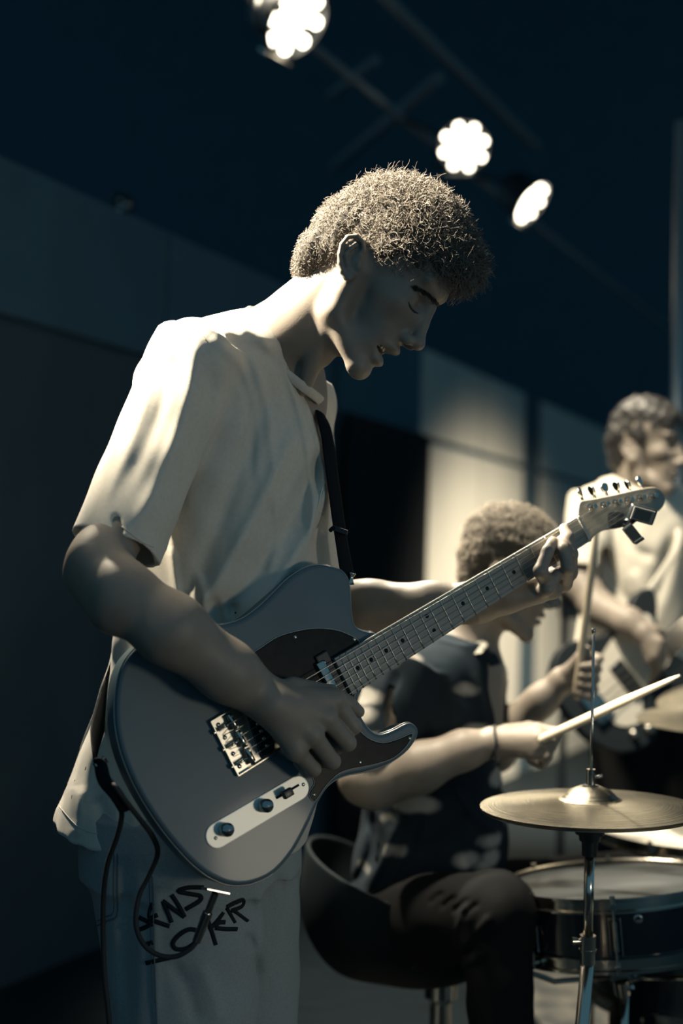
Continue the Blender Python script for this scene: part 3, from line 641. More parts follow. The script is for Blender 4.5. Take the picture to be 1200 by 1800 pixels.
core = U(0.05, rc(A(345, 660, 2.02), A(470, 640, 2.12), 0.055, 0.06), rc(A(522, 715, 2.28), A(470, 640, 2.12), 0.05, 0.06), rc(A(455, 720, 2.14), A(370, 1250, 2.13), 0.10, 0.10))
skin_g = U(0.02, skin_head, core, U(0.012, r_arm, r_hand), U(0.012, l_arm, l_hand))
mk('body', mesh(skin_g, 0.0019), SKIN, gp)
# hair volume
def hair_hull(h, fringe=1.0, wamp=0.0035, seed=1, frq=230):
    s = h.s
    v = U(18 * s, h.e(8, 32, 0, 127, 103, 96), h.e(-58, -22, 0, 76, 88, 86), h.e(-78, -84, 0, 46, 56, 66))
    if fringe: v = U(22 * s, v, h.e(100, 58, 0, 54 * fringe, 44 * fringe, 70))
    v = U(10 * s, v, *[h.e(26, -6, w * 82, 20, 26, 13) for w in (1, -1)])
    v = SUB(v, h.e(168, -62, 0, 122, 92, 150), 8 * s)
    v = SUB(v, U(0, *[h.e(2, -84, w * 96, 34, 50, 24) for w in (1, -1)]), 8 * s)
    v = SUB(v, h.e(44, -150, 0, 84, 76, 120), 8 * s)
    return wob(v, wamp, frq, seed)
hull = hair_hull(hg, 1.0, 0.0025)
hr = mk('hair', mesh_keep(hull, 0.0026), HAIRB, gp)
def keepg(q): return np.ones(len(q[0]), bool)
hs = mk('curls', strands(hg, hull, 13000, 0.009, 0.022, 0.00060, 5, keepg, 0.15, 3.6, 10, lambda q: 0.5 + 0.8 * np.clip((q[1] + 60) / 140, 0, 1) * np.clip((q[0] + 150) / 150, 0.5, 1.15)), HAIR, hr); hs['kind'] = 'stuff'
def tuft(name, base, up, n, r, spread, parent, sdf, seed):
    """short hairs rooted along a track on the skin"""
    rs = np.random.default_rng(seed); P = hits(sdf, catmull(base, 24, False), 1.6, 2.6); T = np.gradient(P, axis=0); T /= np.linalg.norm(T, axis=1)[:, None]; vf = []
    for i in rs.integers(0, len(P), n):
        w = spread * (0.45 + 0.55 * math.sin(math.pi * min(1, (i + 4) / len(P)))); a = P[i] + C_U * rs.normal() * w + C_R * rs.normal() * w * 0.5 - C_F * 0.0006
        d = T[i] * rs.uniform(0.5, 1.0) + up * rs.uniform(0.1, 0.6); L = rs.uniform(0.006, 0.011)
        vf.append(tube([a, a + d * L * 0.5 - C_F * 0.0012, a + d * L - C_F * 0.0004], [r, r * 0.8, r * 0.2], 3, False))
    return mk(name, join(*vf), BROW, parent)
hf_ = mk('flyaway_hairs', strands(hg, hull, 420, 0.018, 0.034, 0.00032, 8, lambda q: (q[1] > 40) | (q[0] > 90), 0.0, 4.0, 9), HAIR, hr); hf_['kind'] = 'stuff'
tuft('eyebrow', [(776, 550), (769, 536), (757, 523), (743, 513), (729, 508)], camvec(0.5, -0.5, 0), 380, 0.00036, 0.0030, gp, skin_head, 3)
brow(hg, -1, gp, BROW)
lash = hits(skin_head, catmull([(718, 531), (721, 540), (727, 547), (735, 551)], 6, False), 1.6, 2.6)
mk('eyelashes', tube(lash - C_F * 0.0001, [0.0008] * 4 + [0.0017] * (len(lash) - 8) + [0.0009] * 4, 8, True, (0.5, 1.0), -C_F), BROW, gp)
th = mk('teeth', join(*[box(hg.p(114 - 0.018 * w * w, -133.5, w), hg.F * 0.003, hg.U * 0.0042, hg.R * 0.0034, 0.001) for w in (-17.5, -8.8, 0, 8.8, 17.5)]), TEETH, gp, smooth=False)

# ---- T-shirt
SD = unit([0.42, 0.906])
shirt_t = loft([(300, 535, 640, 2.12, 0.15), (262, 556, 680, 2.125, 0.175), (246, 583, 760, 2.13, 0.175), (232, 593, 900, 2.13, 0.172), (220, 600, 1000, 2.13, 0.168), (208, 600, 1100, 2.13, 0.165), (182, 592, 1200, 2.13, 0.165), (146, 580, 1300, 2.13, 0.168), (108, 556, 1400, 2.12, 0.175), (78, 534, 1500, 2.12, 0.185)], SD)
hem_n = unit(np.cross(A(530, 1508, 2.02) - A(80, 1424, 2.16), A(130, 1482, 2.0) - A(80, 1424, 2.16))); hem_n = hem_n if hem_n[2] < 0 else -hem_n
shirt_t = CUT(shirt_t, A(130, 1482, 2.0), hem_n, 0.006)
sh = U(0.035, shirt_t, rc(A(350, 640, 2.00), A(452, 604, 2.09), 0.056, 0.046), rc(A(518, 712, 2.27), A(470, 616, 2.12), 0.058, 0.044), ell(A(376, 690, 2.125), (0.118, 0.15, 0.105)), ell(A(430, 640, 2.11), (0.09, 0.11, 0.066)))
def sleeve(a, b, ra, rb, sq):
    """loose tube, wider across 'sq' than along the other direction"""
    t = unit(b - a); e1 = unit(sq - t * (sq @ t)); e2 = np.cross(t, e1); L = np.linalg.norm(b - a)
    def f(p):
        q = p - a; u = np.clip((q @ t) / L, 0, 1); x = q @ e1; y = q @ e2; z = q @ t
        r1 = ra[0] + (rb[0] - ra[0]) * u; r2 = ra[1] + (rb[1] - ra[1]) * u
        k0 = np.sqrt((x / r1) ** 2 + (y / r2) ** 2); k1 = np.sqrt((x / r1 ** 2) ** 2 + (y / r2 ** 2) ** 2); d = np.where(k0 < .02, -np.minimum(r1, r2), k0 * (k0 - 1) / np.maximum(k1, 1e-6))
        return np.maximum(d, np.maximum(-z - 0.03, z - L)).astype(np.float32)
    m = max(ra + rb) + 0.02; return S(f, np.minimum(a, b) - m, np.maximum(a, b) + m)
sa, sbp = A(338, 640, 1.985), A(203, 962, 1.882)
slv = sleeve(sa, sbp, (0.064, 0.066), (0.062, 0.060), camvec(0.93, 0.36, 0))
slv_in = sleeve(sa + (sbp - sa) * 0.80, sbp + (sbp - sa) * 0.06, (0.046, 0.046), (0.0575, 0.0555), camvec(0.93, 0.36, 0)); slv = SUB(slv, slv_in, 0.002)
lsl = sleeve(A(518, 715, 2.29), A(530, 960, 2.30), (0.060, 0.060), (0.058, 0.058), V([1.0, 0, 0]))
sh = U(0.012, U(0.03, sh, lsl), rc(sa, sa + 1e-3, 0.064, 0.064)); sh = U(0.014, sh, slv)
# neck hole
rcn = A(498, 624, 2.095); e1 = (A(556, 701, 2.06) - A(441, 549, 2.13)) / 2; e2 = unit(np.cross(e1, np.cross(camvec(-0.25, -0.12, -0.96), e1))); e2 = e2 if e2 @ C_F < 0 else -e2; e2 = e2 * 0.071; nn_ = unit(np.cross(e1, e2)); nn_ = nn_ if nn_[2] > 0 else -nn_
sh = SUB(sh, ell(rcn + nn_ * 0.035, (np.linalg.norm(e1) * 1.0, 0.071, 0.075), V([unit(e1), unit(e2), nn_])), 0.006)
sh = CUT(sh, rcn + nn_ * 0.030, nn_, 0.02)
sh = folds(sh, [
    ([(560, 800), (500, 930), (430, 1040), (395, 1085)], -0.014, 20), ([(590, 800), (545, 930), (480, 1040), (440, 1080)], 0.010, 13), ([(520, 760), (455, 890), (390, 1010), (350, 1070)], 0.011, 15),
    ([(470, 700), (420, 830), (370, 960), (330, 1040)], -0.010, 18), ([(500, 640), (535, 760), (550, 900), (535, 1000)], 0.006, 7), ([(525, 680), (565, 800), (572, 920)], 0.006, 6), ([(545, 720), (580, 820), (585, 950)], -0.006, 6), ([(440, 620), (470, 720), (480, 840)], 0.004, 9), ([(415, 640), (440, 740), (440, 850)], -0.004, 9), ([(480, 860), (490, 940), (470, 1010)], 0.005, 9),
    ([(372, 1050), (385, 1085), (392, 1110)], -0.012, 10), ([(408, 1060), (410, 1090), (408, 1115)], -0.011, 9), ([(345, 1000), (360, 1060), (372, 1100)], 0.006, 10),
    ([(345, 600), (330, 700), (285, 830), (240, 920)], 0.005, 14), ([(372, 650), (362, 720), (325, 840), (290, 920)], -0.004, 14), ([(310, 620), (275, 740), (225, 850)], -0.003, 13), ([(270, 650), (235, 760), (185, 880)], 0.003, 11),
    ([(203, 908), (207, 922), (212, 938)], -0.010, 6),
    ([(395, 600), (440, 610), (490, 640)], -0.004, 12), ([(370, 590), (420, 640), (430, 720)], 0.004, 12), ([(420, 570), (455, 590), (480, 620)], 0.004, 10),
    ([(255, 1120), (215, 1220), (160, 1340), (130, 1440)], 0.006, 14), ([(215, 1130), (175, 1240), (115, 1370), (95, 1420)], -0.005, 12), ([(170, 1400), (185, 1440), (190, 1480)], -0.009, 14), ([(135, 1380), (140, 1430), (130, 1475)], 0.008, 12), ([(225, 1380), (235, 1440), (240, 1490)], 0.006, 12),
    ([(300, 960), (306, 1010), (312, 1060)], 0.006, 8)], 2.14)
sh = wob(sh, 0.0022, 50, 4)
shirt_o = mk('t_shirt', mesh(sh, 0.0024), TEE, gp)
ring = V([rcn + nn_ * 0.002 + math.cos(a) * e1 + math.sin(a) * e2 * 0.97 - nn_ * 0.016 * (math.sin(a) ** 2) for a in np.linspace(0, 2 * math.pi, 60)])
mk('collar', tube(ring, 0.0072, 8, False, (1.0, 0.4), nn_), TEE, shirt_o)
def seam(name, pts, sdf, r, m, parent, d0=1.5, lift=0.0004, d1=3.0):
    q = hits(sdf, catmull(pts, 6, False), d0, d1)
    return mk(name, tube(q - lift * C_F, r, 5), m, parent)
SEAM = mat('jersey_stitch', (0.50, 0.475, 0.42), 0.9)
seam('hem_stitch', [(100, 1412), (140, 1455), (190, 1468), (240, 1470)], sh, 0.0007, SEAM, shirt_o)
seam('cuff_stitch', [(214, 925), (245, 950), (270, 962)], sh, 0.0007, SEAM, shirt_o)
seam('shoulder_seam', [(362, 598), (352, 585), (346, 580)], sh, 0.0008, SEAM, shirt_o)

for tr_ in ([(568, 843), (572, 848), (577, 853)], [(556, 897), (563, 899), (570, 901)], [(570, 848), (563, 872), (557, 897)]): seam('pocket_stitch', tr_, sh, 0.0006, TEE2, shirt_o)
# ---- jeans
JS = unit([0.42, 0.906])
r_leg = loft([(150, 440, 1440, 2.04, 0.10), (143, 450, 1500, 2.035, 0.10), (155, 456, 1560, 2.03, 0.10), (168, 462, 1620, 2.03, 0.10), (181, 456, 1700, 2.03, 0.10), (190, 452, 1800, 2.03, 0.098), (200, 440, 2000, 2.03, 0.09), (215, 420, 2380, 2.04, 0.085)], JS)
l_leg = loft([(330, 525, 1440, 2.18, 0.09), (335, 528, 1520, 2.19, 0.09), (345, 526, 1620, 2.20, 0.09), (350, 524, 1800, 2.20, 0.088), (345, 510, 2000, 2.20, 0.08), (340, 500, 2270, 2.21, 0.08)], JS)
pel = loft([(160, 520, 1380, 2.10, 0.15), (145, 527, 1460, 2.10, 0.165), (146, 526, 1530, 2.10, 0.165)], JS)
jn = U(0.03, r_leg, l_leg, pel)
jn = folds(jn, [([(452, 1560), (462, 1620), (455, 1660), (440, 1690)], 0.006, 12), ([(430, 1640), (445, 1670), (452, 1720)], -0.006, 10), ([(300, 1690), (330, 1740), (345, 1800)], -0.005, 14), ([(350, 1690), (375, 1750), (385, 1800)], 0.004, 14), ([(480, 1540), (500, 1560), (520, 1600)], -0.004, 10), ([(215, 1500), (222, 1620), (225, 1800)], -0.008, 16), ([(270, 1540), (272, 1680), (275, 1800)], 0.003, 10)], 2.14)
jn = wob(jn, 0.002, 40, 9)
jeans_o = mk('jeans', mesh(jn, 0.0032), DENIM, gp)
seam('side_seam', [(267, 1540), (270, 1620), (272, 1700), (276, 1810)], jn, 0.0012, DENIMS, jeans_o); seam('side_seam', [(262, 1545), (264, 1620), (266, 1700), (270, 1810)], jn, 0.0007, DENIMS, jeans_o)
seam('pocket_seam', [(206, 1500), (206, 1560), (205, 1608), (190, 1618), (168, 1628)], jn, 0.0011, DENIMS, jeans_o); seam('pocket_seam', [(200, 1500), (200, 1560), (199, 1602), (186, 1611), (166, 1621)], jn, 0.0008, DENIMS, jeans_o)
def ink(z, sx=220, sy=1530, k=5.0): return [(sx + x / k, sy + y / k) for x, y in z]
for st in ([(122, 412), (180, 440), (236, 470)], [(236, 470), (180, 498), (115, 525)], [(240, 288), (216, 360), (220, 425), (300, 460), (390, 490)], [(226, 418), (285, 390)], [(408, 458), (372, 365), (330, 268)], [(330, 268), (420, 335), (522, 410)], [(522, 410), (470, 310), (408, 214)],
           [(690, 150), (560, 150), (465, 182), (560, 205), (660, 225), (650, 270), (530, 342)], [(640, 530), (560, 518), (470, 570), (418, 640), (450, 690), (540, 684), (625, 622), (645, 570), (630, 530)], [(728, 440), (760, 540), (795, 655)], [(862, 366), (800, 455), (735, 520)], [(790, 505), (880, 515), (985, 516)], [(790, 500), (820, 460), (880, 455)],
           [(890, 330), (925, 395), (962, 462)], [(892, 322), (960, 285), (1035, 260), (1020, 315), (930, 355)], [(940, 345), (1010, 400), (1075, 448)], [(165, 655), (240, 632)], [(180, 815), (290, 790), (400, 765)]):
    q = hits(jn, catmull(ink(st), 4, False), 1.6, 2.4); mk('lettering', tube(q - C_F * 0.0002, 0.0035, 6, True, (0.3, 1.0), -C_F), INK, jeans_o)
for c in ((300, 2440, 2.03), (420, 2290, 2.21)):
    b = V([*A(*c)[:2], 0.0]); fd = V([0.75, -0.66, 0])
    mk('shoe', mesh(CUT(U(0.03, rc(b + V([0, 0, .05]), b + fd * 0.15 + V([0, 0, .035]), 0.048, 0.042), rc(b + V([0, 0, .05]), b + V([0, 0, 0.12]), 0.045, 0.05)), b, (0, 0, -1)), 0.006), BLACKR, gp)

# ---- strap, cable
def ribbon(P, w, th, nrm): return tube(catmull(P, 6, False), w, 8, True, (th, 1.0), nrm)
ws = thing('guitar_strap', sb2, 'thin black webbing strap running up the chest to the far shoulder', 'strap')
mk('webbing', ribbon([sb2 + GZ * -0.004, A(606, 985, 2.02), A(597, 930, 2.035), A(590, 880, 2.05), A(582, 820, 2.07), A(575, 770, 2.085), A(562, 720, 2.11), A(535, 670, 2.19), A(505, 640, 2.25), A(460, 640, 2.30), A(400, 700, 2.32), A(300, 900, 2.30), A(215, 1150, 2.14), A(168, 1290, 1.98), sb1 + GX * -0.012], 0.019, 0.07, camvec(0.85, -0.1, -0.5)), STRAPM, ws)
mk('buckle', box(A(597, 932, 2.03), camvec(14, 5, 0) / 1250, camvec(-1, 4.5, 0) / 1250, C_F * 0.016, 0.001), BLACKP, ws, smooth=False)
mk('strap_tail', tube(catmull([A(594, 932, 2.025), A(586, 928, 2.015), A(580, 933, 2.01)], 5, False), 0.003, 6), STRAPM, ws)
cb = thing('instrument_cable', A(372, 1575, 1.88), 'black instrument cable with silver plug looping from the guitar over the jeans', 'cable')
pd0, pd1 = jb + 0.006 * (gv(*jd)), A(345, 1655, 1.862)
mk('plug', join(tube([pd0, pd0 + (pd1 - pd0) * 0.42], 0.0048, 12), tube([pd0 + (pd1 - pd0) * 0.40, pd0 + (pd1 - pd0) * 0.55], 0.0068, 12), tube([pd0 + (pd1 - pd0) * 0.53, pd1], [0.0066, 0.0058], 12)), CHROME, cb, sharp=40)
mk('cord', tube(catmull([pd1, A(334, 1668, 1.86), A(310, 1681, 1.86), A(282, 1680, 1.86), A(256, 1664, 1.86), A(241, 1636, 1.865), A(239, 1604, 1.87), A(246, 1570, 1.875), A(262, 1538, 1.875), A(277, 1500, 1.865), A(268, 1470, 1.84), A(246, 1440, 1.81), A(224, 1412, 1.79), A(206, 1388, 1.78), A(198, 1380, 1.79), A(205, 1405, 1.80), A(214, 1430, 1.82), A(206, 1470, 1.84), A(190, 1515, 1.86), A(182, 1570, 1.88), A(181, 1640, 1.89), A(184, 1720, 1.89), A(192, 1800, 1.89), A(205, 2000, 1.90), A(205, 2400, 1.95), V([*A(180, 2500, 2.0)[:2], 0.006]), V([-0.6, 1.7, 0.006])], 7, False), 0.0036, 8), BLACKR, cb)
mk('strap_loop', ribbon([sb1 + GX * -0.010, A(176, 1345, 1.80), A(184, 1372, 1.79), A(203, 1395, 1.785), A(222, 1425, 1.80)], 0.009, 0.2, -C_F), STRAPM, ws)
# ================================================================== the drummer
dp = thing('person', (0.33, 2.75, 0), 'seated drummer in dark leaf-print shirt with close-cropped curls', 'person')
pt2 = math.radians(16); F2 = V([math.cos(pt2), math.sin(pt2)]); U2 = V([math.sin(pt2), -math.cos(pt2)]); yw2 = math.radians(4)
hdm = Head(A(890, 974, 2.80), camvec(F2[0] * math.cos(yw2), F2[1] * math.cos(yw2), -math.sin(yw2)), camvec(U2[0], U2[1], 0), camvec(-F2[0] * math.sin(yw2), -F2[1] * math.sin(yw2), -math.cos(yw2)), 0.00076)
dneck = U(0.02, rc(A(808, 1150, 2.82), A(850, 1060, 2.81), 0.060, 0.056), rc(A(850, 1060, 2.81), A(880, 1000, 2.80), 0.056, 0.055))
dra = chain([A(705, 1195, 2.68), A(640, 1370, 2.62), A(662, 1374, 2.61), A(735, 1350, 2.60), A(815, 1318, 2.60), A(862, 1306, 2.60)], [0.052, 0.044, 0.046, 0.045, 0.034, 0.026], 0.02)
dw = A(866, 1305, 2.60); dm = [A(945, 1282, 2.585), A(948, 1296, 2.57), A(944, 1311, 2.57), A(936, 1324, 2.575)]
dpal = U(0.012, *[rc(dw, m, 0.022, 0.0125) for m in dm])
stk0, stk1 = A(915, 1316, 2.60), A(1205, 1183, 2.32)
dfi = [finger([dm[i], A(976 - 5 * i, 1288 + 13 * i, 2.57), A(970 - 6 * i, 1306 + 12 * i, 2.605), A(946 - 5 * i, 1306 + 10 * i, 2.615)], [0.0118, 0.0105, 0.0095, 0.008]) for i in range(4)]
dth = finger([A(890, 1288, 2.60), A(930, 1280, 2.612), A(962, 1284, 2.612)], [0.016, 0.0125, 0.010])
dla = chain([A(835, 1190, 2.98), A(845, 1330, 3.02), A(870, 1320, 3.0), A(900, 1278, 2.96), A(950, 1232, 2.93), A(985, 1200, 2.92)], [0.05, 0.043, 0.042, 0.04, 0.032, 0.026], 0.02)
lw2 = A(988, 1196, 2.92); lm2 = [A(1030, 1152, 2.90), A(1036, 1168, 2.895), A(1034, 1184, 2.89), A(1026, 1200, 2.89)]
lpal = U(0.012, *[rc(lw2, m, 0.022, 0.0125) for m in lm2])
lfi = [finger([lm2[i], A(1052 - 3 * i, 1158 + 18 * i, 2.89), A(1044 - 3 * i, 1170 + 18 * i, 2.865), A(1024 - 2 * i, 1172 + 16 * i, 2.865)], [0.0115, 0.010, 0.0095, 0.008]) for i in range(4)]
lt2 = finger([A(1000, 1180, 2.90), A(1020, 1155, 2.885), A(1030, 1142, 2.885)], [0.015, 0.012, 0.0095])
dcore = rc(A(800, 1190, 2.82), A(760, 1560, 2.80), 0.10, 0.11)
dsk = U(0.02, U(0.012, head_sdf(hdm, False), dneck), U(0.04, dcore, rc(A(705, 1195, 2.68), A(800, 1170, 2.82), 0.05, 0.06), rc(A(835, 1190, 2.98), A(800, 1170, 2.82), 0.05, 0.06)), U(0.01, dra, U(0.004, U(0.009, dpal, dth), *dfi)), U(0.01, dla, U(0.004, U(0.009, lpal, lt2), *lfi)))
mk('body', mesh(dsk, 0.0030), SKIN, dp)
dh = U(10 * hdm.s, hdm.e(6, 26, 0, 130, 108, 97), hdm.e(-48, -14, 0, 76, 82, 86), hdm.e(-78, -72, 0, 30, 40, 58)); dh = SUB(dh, hdm.e(172, -50, 0, 122, 92, 150), 8 * hdm.s); dh = SUB(dh, U(0, *[hdm.e(-8, -62, w * 98, 40, 56, 28) for w in (1, -1)]), 6 * hdm.s); dh = SUB(dh, hdm.e(40, -128, 0, 90, 72, 120), 6 * hdm.s); dh = wob(dh, 0.003, 200, 3)
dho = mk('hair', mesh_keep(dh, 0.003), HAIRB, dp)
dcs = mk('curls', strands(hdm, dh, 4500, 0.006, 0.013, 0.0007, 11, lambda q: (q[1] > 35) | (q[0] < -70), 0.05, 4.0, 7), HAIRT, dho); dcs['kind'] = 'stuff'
brow(hdm, 1, dp, BROW); brow(hdm, -1, dp, BROW)
# leaf print shirt
LEAF = bpy.data.materials.new('leaf_print'); LEAF.use_nodes = True; nt = LEAF.node_tree; b_ = nt.nodes['Principled BSDF']; b_.inputs['Roughness'].default_value = 0.9; b_.inputs['Specular IOR Level'].default_value = 0.12
tc0 = nt.nodes.new('ShaderNodeTexCoord'); mp0 = nt.nodes.new('ShaderNodeMapping'); mp0.inputs['Rotation'].default_value = (0.4, 0.6, 0.5); mp0.inputs['Scale'].default_value = (15, 15, 36)
ns0 = nt.nodes.new('ShaderNodeTexNoise'); ns0.inputs['Scale'].default_value = 16; vr0 = nt.nodes.new('ShaderNodeTexVoronoi'); vr0.inputs['Scale'].default_value = 0.75; vr0.inputs['Randomness'].default_value = 0.9
mx0 = nt.nodes.new('ShaderNodeMixRGB'); mx0.inputs[0].default_value = 0.34
nt.links.new(tc0.outputs['Object'], mp0.inputs[0]); nt.links.new(mp0.outputs[0], mx0.inputs[1]); nt.links.new(tc0.outputs['Object'], ns0.inputs['Vector']); nt.links.new(ns0.outputs['Color'], mx0.inputs[2]); nt.links.new(mx0.outputs[0], vr0.inputs['Vector'])
rp0 = nt.nodes.new('ShaderNodeValToRGB'); rp0.color_ramp.elements[0].position = 0.26; rp0.color_ramp.elements[1].position = 0.40; rp0.color_ramp.elements[0].color = (0.34, 0.33, 0.30, 1); rp0.color_ramp.elements[1].color = (0.012, 0.020, 0.028, 1)
nt.links.new(vr0.outputs['Distance'], rp0.inputs[0]); nt.links.new(rp0.outputs[0], b_.inputs['Base Color'])
DS = unit([0.2, 0.98])
dt = loft([(770, 860, 1130, 2.82, 0.10), (700, 870, 1165, 2.82, 0.16), (670, 877, 1230, 2.82, 0.18), (655, 880, 1340, 2.82, 0.175), (640, 890, 1430, 2.81, 0.17), (622, 893, 1500, 2.80, 0.17), (612, 880, 1570, 2.79, 0.18), (616, 850, 1655, 2.78, 0.185)], DS)
dsh = U(0.04, dt, rc(A(720, 1200, 2.69), A(800, 1160, 2.80), 0.062, 0.058), rc(A(838, 1200, 2.97), A(806, 1160, 2.84), 0.060, 0.055))
ds0, ds1 = A(712, 1195, 2.675), A(652, 1345, 2.625)
dsl = sleeve(ds0, ds1, (0.066, 0.066), (0.066, 0.064), camvec(0.9, 0.3, 0)); dsli = sleeve(ds0 + (ds1 - ds0) * 0.4, ds1 + (ds1 - ds0) * 0.1, (0.055, 0.055), (0.062, 0.060), camvec(0.9, 0.3, 0))
dsl2 = sleeve(A(836, 1200, 2.98), A(846, 1300, 3.01), (0.062, 0.062), (0.06, 0.06), V([1.0, 0, 0]))
dsh = U(0.014, U(0.02, dsh, dsl2), dsl); dsh = SUB(dsh, dsli, 0.003); dsh = SUB(dsh, OFF(dneck, 0.006), 0.01)
dsh = folds(dsh, [([(640, 1400), (680, 1480), (640, 1560)], 0.010, 10), ([(700, 1440), (670, 1520), (630, 1600)], 0.010, 9), ([(720, 1480), (690, 1560), (680, 1640)], 0.010, 9), ([(740, 1440), (700, 1540), (660, 1600)], -0.010, 9), ([(660, 1420), (650, 1500), (620, 1560)], -0.010, 9), ([(800, 1380), (840, 1440), (880, 1470)], 0.008, 10), ([(820, 1420), (780, 1470), (720, 1500)], -0.008, 10), ([(700, 1180), (680, 1240), (690, 1290)], -0.008, 10), ([(770, 1180), (780, 1260), (770, 1330)], -0.007, 12), ([(830, 1180), (850, 1260), (850, 1330)], 0.006, 10)], 2.84)
dso = mk('shirt', mesh(wob(dsh, 0.003, 45, 8), 0.0036), LEAF, dp)
def flap(name, pts, th, m, parent):
    P = V([A(*q) for q in pts]); n = len(P); Q = P + C_F * th
    return mk(name, (np.vstack([P, Q]), [tuple(range(n)), tuple(range(2 * n - 1, n - 1, -1))] + [(i, n + i, n + (i + 1) % n, (i + 1) % n) for i in range(n)]), m, parent, smooth=False)
CLT = mat('pale_collar', (0.42, 0.40, 0.34), 0.9, noise=(60, (0.10, 0.11, 0.11), 0.08))
flap('collar', [(795, 1122, 2.80), (815, 1098, 2.82), (836, 1098, 2.80), (858, 1134, 2.735), (846, 1148, 2.72), (822, 1152, 2.715), (806, 1142, 2.74)], 0.006, CLT, dso)
flap('collar', [(846, 1150, 2.73), (862, 1136, 2.745), (876, 1156, 2.76), (880, 1166, 2.76), (862, 1172, 2.745)], 0.006, LEAF, dso)
wb = V([dw + (A(862, 1300, 2.60) - dw) * 0 + 0.030 * (math.cos(a) * unit(camvec(0.12, -1, 0)) + math.sin(a) * C_F) + camvec(0.002 * math.sin(3 * a), 0, 0) for a in np.linspace(0, 6.283, 40)])
br = thing('bracelet', dw, "thin dark cord bracelet on the drummer's right wrist", 'bracelet'); mk('cord', tube(wb, 0.0028, 6, False), BLACKR, br); mk('cord_end', tube(catmull([A(868, 1322, 2.575), A(872, 1340, 2.575), A(866, 1352, 2.58)], 5, False), 0.0022, 6), BLACKR, br)
rgp = A(948, 1331, 2.575); rgo = mk('finger_ring', tube(V([rgp + 0.0098 * (math.cos(a) * unit(camvec(0.3, 1, 0.2)) + math.sin(a) * C_F) for a in np.linspace(0, 6.283, 28)]), 0.0016, 6, False), CHROME); setp(rgo, "silver ring on the drummer's right hand", 'ring')
# jeans
dj = U(0.03, rc(A(715, 1620, 2.68), A(872, 1605, 2.46), 0.092, 0.066), rc(A(872, 1605, 2.46), A(885, 1850, 2.46), 0.064, 0.054), rc(A(885, 1850, 2.46), A(870, 2130, 2.50), 0.054, 0.05),
       rc(A(760, 1600, 2.93), A(1118, 1552, 2.86), 0.090, 0.064), rc(A(1118, 1552, 2.86), A(1125, 1800, 2.86), 0.063, 0.055), rc(A(1125, 1800, 2.86), A(1120, 1970, 2.88), 0.055, 0.05), ell(A(720, 1590, 2.80), (0.12, 0.17, 0.10)))
dj = folds(dj, [([(755, 1590), (765, 1578), (780, 1570)], -0.006, 5), ([(775, 1597), (788, 1585), (802, 1576)], -0.006, 5), ([(795, 1603), (808, 1592), (825, 1580)], -0.006, 5), ([(812, 1612), (826, 1598), (842, 1588)], -0.005, 5), ([(800, 1640), (810, 1610), (820, 1590)], 0.004, 5), ([(815, 1665), (845, 1630), (862, 1610)], 0.006, 7), ([(805, 1700), (830, 1690), (850, 1675)], 0.005, 6), ([(835, 1640), (830, 1660), (815, 1680)], -0.005, 6)], 2.6)
mk('jeans', mesh(wob(dj, 0.003, 35, 6), 0.0042), DARKDEN, dp)
for c, fd in (((870, 2160, 2.50), V([0.9, -0.3, 0])), ((1120, 2000, 2.88), V([0.95, -0.1, 0]))):
    b = V([*A(*c)[:2], 0.0]); mk('shoe', mesh(CUT(U(0.03, rc(b + V([0, 0, .05]), b + fd * 0.15 + V([0, 0, .035]), 0.046, 0.04), rc(b + V([0, 0, .05]), b + V([0, 0, 0.12]), 0.045, 0.05)), b, (0, 0, -1)), 0.006), BLACKR, dp)
# sticks
WOOD = mat('hickory', (0.62, 0.55, 0.42), 0.5, noise=(40, (0.55, 0.48, 0.37), 0.2, (1, 1, 0.1)))
def stick(a, b, label):
    t = np.linspace(0, 1, 22); P = V([a + (b - a) * q for q in t]); r = np.interp(t, [0, 0.02, 0.7, 0.93, 0.955, 0.97, 0.99, 1.0], [0.0055, 0.0078, 0.0078, 0.0042, 0.0040, 0.0062, 0.0058, 0.002])
    return setp(mk('drumstick', tube(P, r, 14), WOOD), label, 'drumstick', 'drumsticks of the seated drummer')
sv = unit(stk1 - stk0); stick(stk0 - sv * 0.03, stk0 - sv * 0.03 + sv * 0.42, "pale wooden drumstick in the drummer's right hand pointing to the right edge")
q0, q1 = A(1014, 1205, 2.885), A(1046, 950, 2.84); sv = unit(q1 - q0); stick(q0 - sv * 0.03, q0 - sv * 0.03 + sv * 0.41, "pale wooden drumstick held upright in the drummer's left hand")

# ================================================================== chair
SHELL = mat('dark_shell_plastic', (0.006, 0.011, 0.014), 0.75, spec=0.1)
chr_ = thing('shell_chair', V([*A(720, 1600, 2.80)[:2], 0]), 'dark plastic shell chair on a chrome post under the drummer', 'chair')
cc = A(715, 1560, 2.80); outer = U(0.05, ell(cc + V([0.02, 0, -0.03]), (0.215, 0.225, 0.155)), ell(cc + V([-0.10, 0, 0.03]), (0.105, 0.21, 0.19)))
inner = U(0.05, ell(cc + V([0.02, 0, -0.02]), (0.207, 0.217, 0.15)), ell(cc + V([-0.092, 0, 0.05]), (0.10, 0.203, 0.205)))
shell = SUB(outer, inner, 0.004); shell = CUT(shell, cc + V([-0.2, 0, 0.085]), unit([0.42, 0, 1.0]), 0.004)
